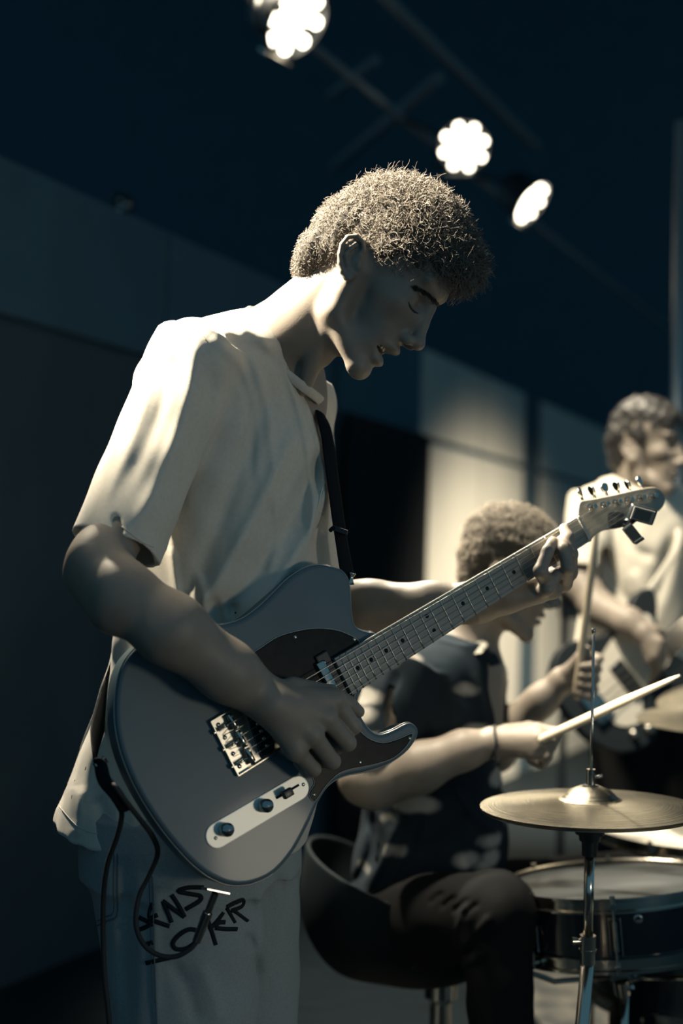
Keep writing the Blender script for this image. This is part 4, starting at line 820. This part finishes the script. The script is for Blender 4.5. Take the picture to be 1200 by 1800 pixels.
# keep only the shell outside the sitter
mk('seat_shell', mesh(shell, 0.0035), SHELL, chr_)
pb = V([*A(775, 1700, 2.80)[:2], 0.0]); zt = A(775, 1698, 2.80)[2]
mk('post', lathe([(0.0, 0.03), (0.026, 0.03), (0.026, 0.20), (0.021, 0.205), (0.021, zt - 0.07), (0.032, zt - 0.06), (0.032, zt - 0.01), (0.07, zt), (0.07, zt + 0.015), (0, zt + 0.016)], 24, pb), CHROME, chr_, sharp=40)
mk('base', lathe([(0, 0.055), (0.03, 0.055), (0.05, 0.04), (0.18, 0.016), (0.21, 0.008), (0.21, 0.0), (0, 0.0)], 40, pb), CHROME, chr_, sharp=40)

# ================================================================== drums and cymbals
BRASS = mat('cymbal_bronze', (0.52, 0.48, 0.38), 0.27, 1.0, noise=(14, (0.27, 0.26, 0.22), 0.2), bump=(140, 0.10))
nt = BRASS.node_tree; bsd = nt.nodes['Principled BSDF']
g_ = nt.nodes.new('ShaderNodeTexCoord'); sb0 = nt.nodes.new('ShaderNodeVectorMath'); sb0.operation = 'SUBTRACT'; sb0.inputs[1].default_value = (0.5, 0.5, 0); ml0 = nt.nodes.new('ShaderNodeVectorMath'); ml0.operation = 'MULTIPLY'; ml0.inputs[1].default_value = (1, 1, 0)
ln0 = nt.nodes.new('ShaderNodeVectorMath'); ln0.operation = 'LENGTH'; nz0 = nt.nodes.new('ShaderNodeTexNoise'); nz0.noise_dimensions = '1D'; nz0.inputs['Scale'].default_value = 120; nz0.inputs['Detail'].default_value = 3
bu0 = nt.nodes.new('ShaderNodeBump'); bu0.inputs['Strength'].default_value = 0.35; bu0.inputs['Distance'].default_value = 0.001
nt.links.new(g_.outputs['Generated'], sb0.inputs[0]); nt.links.new(sb0.outputs[0], ml0.inputs[0]); nt.links.new(ml0.outputs[0], ln0.inputs[0]); nt.links.new(ln0.outputs['Value'], nz0.inputs['W']); nt.links.new(nz0.outputs['Fac'], bu0.inputs['Height']); nt.links.new(bu0.outputs[0], bsd.inputs['Normal'])
bsd.inputs['Anisotropic'].default_value = 0.5
def cymbal_prof(r, bell=0.26, dome=0.022, bowh=0.012, th=0.0012):
    up = [(0.004, dome + bowh), (r * bell * 0.35, dome * 0.94 + bowh), (r * bell * 0.7, dome * 0.66 + bowh), (r * bell * 0.93, dome * 0.2 + bowh), (r * bell * 1.06, bowh * 0.98)] + [(r * q, bowh * (1 - ((q - bell) / (1 - bell)) ** 1.6)) for q in np.linspace(bell * 1.15, 1.0, 14)]
    return up + [(a, b - th) for a, b in up[::-1]]
def grooved(prof): return prof
hh = thing('hi_hat', V([*A(1037, 1450, 2.2)[:2], 0]), 'hi-hat cymbals on a chrome stand in front of the snare drum', 'cymbal stand')
hc = A(1037, 1414, 2.20); hax = unit(V([-0.03, -0.02, 1.0]))
mk('top_cymbal', lathe(cymbal_prof(0.170), 72, hc - hax * 0.004, hax), BRASS, hh, sharp=60)
mk('bottom_cymbal', lathe([(a, -b) for a, b in cymbal_prof(0.168)], 72, hc - hax * 0.010, hax), BRASS, hh, sharp=60)
hb = V([hc[0] + 0.012, hc[1], 0.0])
rodt = A(1043, 1108, 2.19); mk('rod', tube([rodt, A(1040, 1300, 2.195), A(1036, 1470, 2.2)], [0.0022, 0.0026, 0.0026], 8), CHROME, hh); mk('rod_tip', tube([rodt + V([0, 0, -0.004]), rodt + V([0, 0, 0.003])], [0.0034, 0.0028], 8), CHROME, hh)
def onrod(y): return A(1043 - (y - 1108) * 0.0185, y, 2.2)
clu = [onrod(1352), onrod(1382)]; mk('clutch', tube([clu[0], clu[1]], 0.0068, 16), CHROME, hh, sharp=40); mk('wing_screw', tube([onrod(1366) + C_R * 0.006, onrod(1364) + C_R * 0.018], [0.0022, 0.0032], 8), CHROME, hh)
mk('felt', tube([onrod(1380), onrod(1392)], 0.0125, 18), BLACKR, hh, sharp=40)
mk('cymbal_seat', join(tube([onrod(1452), onrod(1466)], [0.024, 0.0225], 20), tube([onrod(1466), onrod(1478)], [0.018, 0.016], 20), tube([onrod(1478), onrod(1504)], [0.0125, 0.0115], 18)), BLACKP, hh, sharp=40)
mk('upper_tube', tube([onrod(1500), onrod(1650)], 0.0078, 16), CHROME, hh)
mk('tube_clamp', join(tube([onrod(1644), onrod(1668)], 0.0125, 18), tube([onrod(1668), onrod(1672)], 0.0135, 18), tube([onrod(1672), onrod(1694)], 0.0118, 18), tube([onrod(1655) - C_R * 0.010, onrod(1655) - C_R * 0.024], [0.004, 0.007], 10)), CHROME, hh, sharp=40)
fz = onrod(1700); bz = V([fz[0] - 0.03, fz[1], 0.16]); mk('lower_tube', tube([onrod(1692), bz], 0.0105, 16), CHROME, hh)
for a in (0.4, 2.5, 4.6): mk('leg', tube([bz + V([0, 0, 0.14]), V([bz[0] + 0.25 * math.cos(a), bz[1] + 0.25 * math.sin(a), 0.012])], 0.008, 8), CHROME, hh)
mk('foot_plate', box((bz[0], bz[1] + 0.1, 0.012), (0.045, 0, 0), (0, 0.13, 0), (0, 0, 0.008), 0.004), STEEL, hh, smooth=False); mk('pull_rod', tube([bz, V([bz[0], bz[1] + 0.02, 0.02])], 0.005, 8), CHROME, hh)

def drum(name, label, c, ax, r, depth, shellm, headm, nl, lug_phase, group=None, strainer=False, rods=True):
    d = thing(name, c - ax * depth, label, 'drum', group); ax = unit(ax); e1 = unit(np.cross(ax, V([0, 1.0, 0]))); e2 = np.cross(ax, e1)
    mk('shell', lathe([(r * 0.985, -0.008), (r * 0.985, -depth + 0.008)], 72, c, ax), shellm, d)
    hp = [(r * 1.0, 0.006), (r * 1.035, 0.008), (r * 1.035, 0.003), (r * 1.01, 0.001), (r * 1.01, -0.012), (r * 1.05, -0.014), (r * 1.05, -0.017), (r * 0.995, -0.018), (r * 0.995, 0.0)]
    mk('top_hoop', lathe(hp, 72, c, ax), CHROME, d, sharp=40); mk('bottom_hoop', lathe([(a, -depth - b) for a, b in hp], 72, c, ax), CHROME, d, sharp=40)
    mk('batter_head', lathe([(0, -0.0005), (r * 0.5, 0), (r * 0.97, 0.0), (r * 0.995, -0.004)], 72, c, ax), headm, d)
    mk('resonant_head', lathe([(0, -depth), (r * 0.97, -depth), (r * 0.995, -depth + 0.004)], 48, c, ax), headm, d)
    for i in range(nl):
        a = lug_phase + 2 * math.pi * i / nl; o = math.cos(a) * e1 + math.sin(a) * e2; t = np.cross(ax, o); P = c + o * r * 1.0; m_ = depth / 2
        fr_ = [P + o * 0.004 - ax * (m_ - 0.030) - t * 0.010, P + o * 0.010 - ax * (m_ - 0.030) + t * 0.010, P + o * 0.010 - ax * (m_ + 0.030) + t * 0.010, P + o * 0.004 - ax * (m_ + 0.030) - t * 0.010]
        lg = mk('lug', join(tube([*fr_, fr_[0]], 0.0022, 6), tube([P + o * 0.013 - ax * (m_ - 0.026), P + o * 0.013 - ax * (m_ + 0.022)], 0.0052, 10), box(P + o * 0.006 - ax * m_, o * 0.006, t * 0.004, ax * 0.018, 0.001)), CHROME, d, sharp=40)
        mk('tension_rod', join(tube([P + o * 0.013 + ax * 0.008, P + o * 0.013 - ax * (depth + 0.006)], 0.0024, 8), tube([P + o * 0.013 + ax * 0.014, P + o * 0.013 + ax * 0.002], 0.0048, 8), tube([P + o * 0.004 - ax * 0.004, P + o * 0.020 - ax * 0.004], 0.0055, 8), tube([P + o * 0.004 - ax * (depth - 0.004), P + o * 0.020 - ax * (depth - 0.004)], 0.0050, 8)), CHROME, lg, sharp=40)
    vn = c - ax * depth / 2 - C_F * 0 ; a = lug_phase + 2 * math.pi / nl * 0.5
    return d
SHB = mat('black_drum_lacquer', (0.012, 0.018, 0.023), 0.18, coat=0.5)
HEADW = mat('white_drum_head', (0.66, 0.63, 0.55), 0.6, noise=(20, (0.58, 0.55, 0.48), 0.3))
HEADD = mat('clear_drum_head', (0.045, 0.05, 0.052), 0.35, spec=0.12)
sc_ = A(1072, 1550, 2.56); sax = unit(V([-0.10, 0.035, 1.0]))
sn = drum('snare_drum', 'black snare drum with chrome hoops and lugs behind the hi-hat stand', sc_, sax, 0.186, 0.109, SHB, HEADD, 8, 0.62)
ve = unit(np.cross(sax, V([0, 1.0, 0]))); mk('air_vent', lathe([(0.003, 0.001), (0.0075, 0.002), (0.0085, 0), (0.0085, -0.004)], 16, A(1121, 1615, 2.376), -C_F), CHROME, sn)
ss = thing('snare_stand', V([*A(1095, 1720, 2.54)[:2], 0]), 'chrome snare stand with clamp carrying the black snare drum', 'drum stand')
sb_ = sc_ - sax * 0.135; s0 = A(1095, 1720, 2.54); s0b = V([s0[0], s0[1], 0.2])
mk('clamp', join(box(A(1094, 1712, 2.54), C_R * 0.026, C_F * 0.02, C_U * 0.007, 0.002), tube([A(1090, 1722, 2.52), A(1094, 1746, 2.53)], 0.014, 12), tube([A(1105, 1725, 2.52), A(1118, 1720, 2.51)], 0.005, 8), tube([A(1100, 1740, 2.52), A(1112, 1735, 2.51)], 0.004, 8)), CHROME, ss, sharp=40)
mk('stem', tube([A(1096, 1738, 2.54), s0b], 0.0095, 14), CHROME, ss)
for a in (0.3, 2.4, 4.5):
    pe = sb_ + sax * 0.012 + 0.197 * (math.cos(a) * ve + math.sin(a) * np.cross(sax, ve)); mk('basket_arm', tube([A(1094, 1716, 2.54), A(1094, 1716, 2.54) * 0.35 + (pe - sax * 0.03) * 0.65, pe, pe + sax * 0.02], 0.005, 8), CHROME, ss)
    mk('leg', tube([s0b + V([0, 0, 0.06]), V([s0b[0] + 0.22 * math.cos(a), s0b[1] + 0.22 * math.sin(a), 0.01])], 0.008, 8), CHROME, ss)
ft = drum('floor_tom', 'drum with pale white head beyond the hi-hat at the right edge', A(1205, 1464, 2.98), unit(V([0.02, -0.03, 1.0])), 0.19, 0.34, SHB, HEADW, 8, 0.2)
fc = A(1205, 1464, 2.98)
for a in (0.5, 2.6, 4.7): mk('leg', tube([V([fc[0] + 0.2 * math.cos(a), fc[1] + 0.2 * math.sin(a), fc[2] - 0.2]), V([fc[0] + 0.2 * math.cos(a), fc[1] + 0.2 * math.sin(a), 0.0])], 0.006, 8), CHROME, ft)
for (px, py, d, r, ax, lab) in ((1292, 1214, 3.15, 0.175, (-0.24, -0.10, 1), 'upper of two crash cymbals cut by the right edge'), (1300, 1262, 3.0, 0.215, (-0.05, -0.06, 1), 'lower of two crash cymbals cut by the right edge')):
    c = A(px, py, d); ax = unit(V(ax)); t = thing('crash_cymbal', V([c[0], c[1], 0]), lab, 'cymbal', 'crash cymbals at the right edge')
    mk('cymbal', lathe(cymbal_prof(r), 64, c, ax), BRASS, t, sharp=60); mk('wing_nut', tube([c + ax * 0.03, c + ax * 0.06], 0.006, 10), CHROME, t); mk('stand_tube', tube([c + ax * 0.03, c - ax * 0.06, V([c[0] + 0.02, c[1], c[2] - 0.2]), V([c[0] + 0.02, c[1], 0.25])], 0.010, 12), CHROME, t)
    for a in (0.2, 2.3, 4.4): mk('leg', tube([V([c[0] + 0.02, c[1], 0.35]), V([c[0] + 0.02 + 0.2 * math.cos(a), c[1] + 0.2 * math.sin(a), 0.01])], 0.009, 8), CHROME, t)

# ================================================================== the bass player
bpz = thing('person', (0.84, 3.85, 0), 'bass player in white T-shirt standing behind the drummer, looking right', 'person')
yw3 = math.radians(38)
fx = V([math.cos(yw3), -math.sin(yw3)])   # right / towards the lens
hb3 = Head(A(1131, 763, 3.82), camvec(fx[0], 0.06, fx[1]), camvec(0.06, -1, 0.0), camvec(-math.sin(yw3), 0.0, -math.cos(yw3)), 0.00076)
b_skin = U(0.012, head_sdf(hb3, False), rc(A(1112, 870, 3.86), A(1124, 800, 3.84), 0.06, 0.055))
bra = chain([A(1035, 900, 3.80), A(1022, 1030, 3.72), A(1050, 1068, 3.66), A(1105, 1095, 3.56), A(1130, 1112, 3.53)], [0.05, 0.045, 0.043, 0.036, 0.027], 0.02)
bw = A(1132, 1114, 3.53); bm_ = [A(1158, 1128, 3.50), A(1156, 1140, 3.50), A(1150, 1152, 3.50), A(1143, 1160, 3.51)]
bh = U(0.004, U(0.01, *[rc(bw, m, 0.023, 0.013) for m in bm_]), *[finger([m, m + camvec(0.014, 0.03, 0.005), m + camvec(0.008, 0.055, 0.03)], [0.0115, 0.010, 0.008]) for m in bm_], finger([bw, A(1150, 1108, 3.52), A(1164, 1112, 3.53)], [0.017, 0.013, 0.010]))
bla = chain([A(1215, 905, 3.95), A(1260, 1040, 3.92), A(1290, 1050, 3.85), A(1330, 960, 3.70)], [0.05, 0.045, 0.04, 0.028], 0.02)
bwl = A(1330, 960, 3.70); blh = U(0.006, *[rc(bwl, bwl + camvec(0.03 + 0.018 * i, -0.06, -0.01), 0.022, 0.013) for i in range(4)], *[finger([bwl + camvec(0.03 + 0.018 * i, -0.06, -0.01), bwl + camvec(0.03 + 0.018 * i, -0.09, -0.04), bwl + camvec(0.03 + 0.018 * i, -0.06, -0.06)], [0.012, 0.010, 0.008]) for i in range(4)], finger([bwl, bwl + camvec(0.03, -0.05, 0.04), bwl + camvec(0.06, -0.06, 0.05)], [0.016, 0.012, 0.010]))
bcore = U(0.05, rc(A(1120, 910, 3.90), A(1120, 1180, 3.89), 0.085, 0.085), rc(A(1040, 898, 3.82), A(1212, 903, 3.95), 0.045, 0.045))
mk('body', mesh(U(0.02, b_skin, bcore, U(0.01, bra, bh), U(0.01, bla, blh)), 0.0042), SKIN, bpz)
bhu = hair_hull(hb3, 0.5, 0.005, 5, 120); bho = mk('hair', mesh_keep(bhu, 0.004), HAIRD, bpz); bcs = mk('locks', strands(hb3, bhu, 2200, 0.006, 0.015, 0.0008, 21, keepg, 0.15, 5.0, 7), HAIRD, bho); bcs['kind'] = 'stuff'
brow(hb3, 1, bpz, BROW); brow(hb3, -1, bpz, BROW)
BS = unit([0.80, 0.60])
bt_ = loft([(1060, 1165, 850, 3.88, 0.08), (1030, 1215, 885, 3.88, 0.155), (1022, 1222, 960, 3.88, 0.16), (1026, 1218, 1060, 3.88, 0.155), (1028, 1218, 1160, 3.88, 0.155), (1030, 1216, 1200, 3.88, 0.155)], BS)
bts = U(0.03, bt_, rc(A(1046, 890, 3.82), A(1112, 862, 3.87), 0.056, 0.055), rc(A(1208, 895, 3.94), A(1120, 862, 3.88), 0.056, 0.055))
b0, b1 = A(1038, 895, 3.80), A(1024, 1005, 3.735); bsl = sleeve(b0, b1, (0.064, 0.064), (0.066, 0.066), C_R); bsi = sleeve(b0 + (b1 - b0) * 0.4, b1 + (b1 - b0) * 0.1, (0.055, 0.055), (0.062, 0.062), C_R)
b2, b3 = A(1214, 900, 3.95), A(1250, 1005, 3.93); bs2 = sleeve(b2, b3, (0.062, 0.062), (0.064, 0.064), C_R)
bts = SUB(U(0.015, bts, bsl, bs2), bsi, 0.003); bts = SUB(bts, rc(A(1112, 870, 3.86), A(1124, 800, 3.84), 0.064, 0.060), 0.006)
bts = folds(bts, [([(1060, 960), (1090, 1040), (1130, 1080)], -0.014, 12), ([(1180, 940), (1160, 1030), (1135, 1090)], -0.012, 12), ([(1090, 900), (1110, 960), (1150, 980)], -0.008, 10), ([(1110, 1000), (1130, 1040), (1150, 1060)], 0.010, 12)], 3.9)
mk('t_shirt', mesh(wob(bts, 0.003, 40, 2), 0.0045), TEE2, bpz)
bj = U(0.04, rc(A(1095, 1200, 3.88), A(1095, 1480, 3.86), 0.10, 0.075), rc(A(1095, 1480, 3.86), A(1090, 1735, 3.88), 0.075, 0.06), rc(A(1165, 1200, 3.92), A(1190, 1480, 3.92), 0.10, 0.075), rc(A(1190, 1480, 3.92), A(1195, 1715, 3.94), 0.075, 0.06))
mk('jeans', mesh(bj, 0.006), DARKDEN, bpz)
for c in ((1090, 1750, 3.86), (1195, 1730, 3.92)):
    b = V([*A(*c)[:2], 0.0]); fd = V([0.6, -0.8, 0]); mk('shoe', mesh(CUT(U(0.03, rc(b + V([0, 0, .05]), b + fd * 0.14 + V([0, 0, .035]), 0.046, 0.04), rc(b + V([0, 0, .05]), b + V([0, 0, 0.12]), 0.045, 0.05)), b, (0, 0, -1)), 0.007), BLACKR, bpz)
# bass guitar
BO = A(1112, 1186, 3.56); BX = unit(camvec(0.76, -0.55, 0.33)); BY = camvec(-0.6, -0.75, 0.1); BY = unit(BY - BX * (BY @ BX)); BZ = np.cross(BX, BY)
BMx = Matrix(((BX[0], BY[0], BZ[0], BO[0]), (BX[1], BY[1], BZ[1], BO[1]), (BX[2], BY[2], BZ[2], BO[2]), (0, 0, 0, 1)))
bs = thing('bass_guitar', BO, 'dark bass guitar with white pickguard held by the bass player', 'bass guitar', matrix=BMx)
bout = catmull([(-0.20, 0.0), (-0.185, 0.11), (-0.10, 0.165), (0.0, 0.125), (0.08, 0.12), (0.15, 0.150), (0.195, 0.135), (0.185, 0.10), (0.14, 0.05), (0.13, 0.0), (0.14, -0.05), (0.16, -0.10), (0.15, -0.135), (0.10, -0.13), (0.02, -0.115), (-0.07, -0.155), (-0.15, -0.13), (-0.19, -0.07)], 6)
mk('body', prism(bout, -0.045, -0.005, 0.006, 3), mat('dark_bass_lacquer', (0.014, 0.019, 0.023), 0.45, spec=0.25), bs, True, sharp=45)
mk('pickguard', prism(catmull([(0.12, 0.03), (0.14, 0.09), (0.09, 0.105), (0.0, 0.095), (-0.09, 0.05), (-0.12, -0.06), (-0.06, -0.10), (-0.02, -0.06), (0.03, -0.04), (0.11, -0.03)], 5), -0.005, -0.002), mat('cream_pickguard', (0.60, 0.57, 0.49), 0.35), bs, True, smooth=False)
mk('neck', tube([(0.11, 0, -0.008), (0.5, 0, -0.008), (0.80, 0, -0.008)], [0.031, 0.027, 0.021], 12, True, (0.45, 1.0), V([0, 0, 1.0])), mat('dark_fretboard', (0.05, 0.055, 0.058), 0.4), bs, True)
mk('headstock', prism(catmull([(0.80, -0.022), (0.83, -0.045), (0.95, -0.05), (1.0, -0.02), (0.98, 0.02), (0.86, 0.03), (0.80, 0.022)], 5), -0.018, -0.003, 0.002), MAPLEH, bs, True, sharp=40)
mk('bridge', box((-0.13, 0, 0.001), (0.025, 0, 0), (0, 0.042, 0), (0, 0, 0.006), 0.002), CHROME, bs, True, smooth=False); mk('pickup', box((-0.02, 0, 0.0), (0.02, 0, 0), (0, 0.05, 0), (0, 0, 0.006), 0.003), BLACKP, bs, True)
for y in (-0.028, -0.0093, 0.0093, 0.028): mk('string', tube([(-0.13, y, 0.009), (0.80, y * 0.6, 0.006)], 0.0011, 5), STEEL, bs, True)
for i in range(4): mk('tuning_peg', tube([(0.84 + 0.035 * i, -0.045, -0.012), (0.84 + 0.035 * i, -0.085, -0.012)], [0.004, 0.011], 10), CHROME, bs, True)
for i, q in enumerate(((-0.10, -0.11), (-0.06, -0.125))): mk('knob', lathe([(0.010, -0.005), (0.010, 0.012), (0, 0.013)], 16, (q[0], q[1], 0)), CHROME, bs, True)
st3 = thing('bass_strap', A(1060, 1000, 3.72), 'pale strap holding the bass guitar on the bass player', 'strap')
mk('webbing', ribbon([GO * 0 + BO + BX * 0.19 + BY * 0.13 - BZ * 0.03, A(1190, 960, 3.72), A(1185, 900, 3.84), A(1170, 868, 3.95), A(1130, 870, 4.0), A(1070, 950, 4.06), A(1020, 1100, 3.95), BO - BX * 0.19 - BZ * 0.03], 0.010, 0.16, camvec(0.1, 0, -1)), TEE2, st3)
# loudspeaker on a pole behind the drummer
ls = thing('loudspeaker', V([*A(1000, 1100, 5.0)[:2], 0]), 'dark loudspeaker on a pole behind the upright drumstick', 'loudspeaker')
SPK = mat('speaker_black', (0.010, 0.018, 0.024), 0.7)
def pbox(x0, x1, y0, y1, d, th): return box(A((x0 + x1) / 2, (y0 + y1) / 2, d), C_R * (x1 - x0) / 2 * d / FPX, C_F * th, C_U * (y1 - y0) / 2 * d / FPX, 0.006)
mk('cabinet', pbox(984, 1033, 940, 1046, 5.0, 0.08), SPK, ls, smooth=False); mk('mount_box', pbox(985, 1015, 1044, 1086, 5.0, 0.05), SPK, ls, smooth=False)
mk('grille', pbox(988, 1029, 946, 1040, 4.915, 0.004), mat('speaker_grille', (0.016, 0.024, 0.03), 0.8, bump=(700, 0.8)), ls, smooth=False)
pq = A(992, 1086, 5.0); mk('pole', tube([pq, V([pq[0], pq[1], 0.02])], 0.014, 12), SPK, ls); mk('foot', lathe([(0, 0.03), (0.03, 0.03), (0.16, 0.012), (0.17, 0), (0, 0)], 28, (pq[0], pq[1], 0)), SPK, ls)

# ================================================================== stage lights, bars and poles
HOUS = mat('black_lamp_housing', (0.025, 0.03, 0.034), 0.45, 0.3)
BARM = mat('grey_bar_steel', (0.12, 0.15, 0.165), 0.6, 0.0)
LEDM = mat('lit_led', (1, 0.95, 0.85), 0.4, emis=((1.0, 0.90, 0.70), 9.0))
def bar(a, b, r, lab, grp): return setp(mk('lighting_bar', tube([a, (a + b) / 2, b], r, 14), BARM), lab, 'bar', grp)
barz = 1.15 + 1.98
def on_h(px, py, z):
    r = A(px, py, 1.0) - CAM; return CAM + r * ((z - CAM[2]) / r[2])
q1_, q2_ = on_h(556, 88, 3.02), on_h(1150, 560, 3.02); bd = unit(q2_ - q1_)
def par(px, py, z, aim, r, watts, lab, target):
    c = on_h(px, py, z); ax = unit(V(aim) - c); t = thing('stage_light', c, lab, 'stage light', 'lit stage lights on the overhead bar')
    mk('housing', lathe([(0, -0.16), (r * 0.6, -0.155), (r * 0.85, -0.12), (r * 0.92, -0.04), (r * 1.0, -0.03), (r * 1.04, 0.012), (r * 0.98, 0.012), (r * 0.95, -0.012), (0, -0.012)], 36, c, ax), HOUS, t, sharp=40)
    e1 = unit(np.cross(ax, V([0, 0, 1.0]))); e2 = np.cross(e1, ax)
    k = 0
    for rr, n, ph in ((0.0, 1, 0), (0.42, 5, 0.2), (0.80, 8, 0.5)):
        for i in range(n):
            a = ph + 2 * math.pi * i / n; q = c + r * rr * (math.cos(a) * e1 + math.sin(a) * e2)
            mk('led', lathe([(0, 0.010), (r * 0.10, 0.008), (r * 0.17, 0.0), (r * 0.175, -0.012)], 14, q, ax), LEDM, t)
    mk('gel_frame', box(c + ax * 0.02 - e2 * r * 1.06 + e1 * r * 0.2, e1 * r * 0.55, ax * 0.02, e2 * 0.004, 0.001), STEEL, t, smooth=False)
    yk = [c + e1 * r * 1.1 - ax * 0.06, c + e1 * r * 1.15 - ax * 0.06 + V([0, 0, -0.08]), c - ax * 0.10 + V([0, 0, -0.13]), c - e1 * r * 1.15 - ax * 0.08, c - e1 * r * 1.1 - ax * 0.06]
    mk('yoke', tube(yk, 0.009, 6), HOUS, t); mk('clamp', tube([c - ax * 0.10 + V([0, 0, -0.13]), c - ax * 0.19, q1_ + bd * ((c - q1_) @ bd)], 0.013, 10), HOUS, t)
    o = spot('stage_light_beam', c + ax * 0.03, target, watts, 50, 0.6, r * 0.8); o.parent = t; o.matrix_parent_inverse = MW[t.name].inverted()
    return c
LZ = 1.15 + 1.72
c1 = par(520, 38, LZ, (0.95, 3.55, 1.75), 0.115, 22, 'lit stage light cut by the top edge, largest of three', (0.95, 3.55, 1.75))
c2 = par(815, 258, LZ, (0.25, 1.0, 1.5), 0.100, 28, 'lit round stage light facing forward, middle of three', (0.0, 2.1, 1.3))
c3 = par(933, 356, LZ, (2.1, 5.75, 1.75), 0.105, 45, 'lit stage light tilted down, smallest and lowest of three', (2.1, 5.75, 1.75))
bar(q1_ - bd * 2.0, q2_ + bd * 0.6, 0.018, 'long bar carrying the three lit stage lights', 'overhead bars')
bar(on_h(640, -40, 3.35), on_h(944, 258, 3.35), 0.024, 'slanting overhead bar right of the lit stage lights ending in the dark', 'overhead bars')
bar(on_h(772, 136, 3.3), on_h(588, 294, 3.3), 0.028, 'short overhead cross bar above the guitarist hair', 'overhead bars')
bar(on_h(660, 106, 3.3), on_h(582, 168, 3.3), 0.022, 'faint short overhead cross bar nearest the top stage light', 'overhead bars')
pl_ = setp(mk('metal_pole', tube([V([*A(1192, 600, 4.6)[:2], 0.0]), V([*A(1192, 600, 4.6)[:2], 2.65])], 0.022, 14), mat('pale_pole', (0.35, 0.38, 0.38), 0.4, 0.6)), 'upright metal pole at the right edge behind the bass player', 'pole')
us = thing('unlit_spotlight', on_h(215, 362, 2.42), 'small unlit spotlight fixed above the partition wall at left', 'stage light')
uc = on_h(215, 362, 2.42)
mk('housing', lathe([(0, -0.09), (0.03, -0.085), (0.038, -0.01), (0.04, 0.0), (0.034, 0.0), (0.03, -0.01), (0, -0.012)], 20, uc, (0.25, -0.8, -0.4)), HOUS, us, sharp=40)
for i in range(3): mk('lens', lathe([(0, 0.006), (0.008, 0.004), (0.012, -0.004)], 10, uc + V([0.016 * math.cos(i * 2.1), -0.004, 0.016 * math.sin(i * 2.1)]), (0.25, -0.8, -0.4)), CHROME, us)
mk('bracket', tube([uc + V([0, 0.03, 0.03]), uc + V([-0.02, 0.10, 0.06]), uc + V([-0.05, 0.2, -0.2])], 0.008, 8), HOUS, us)
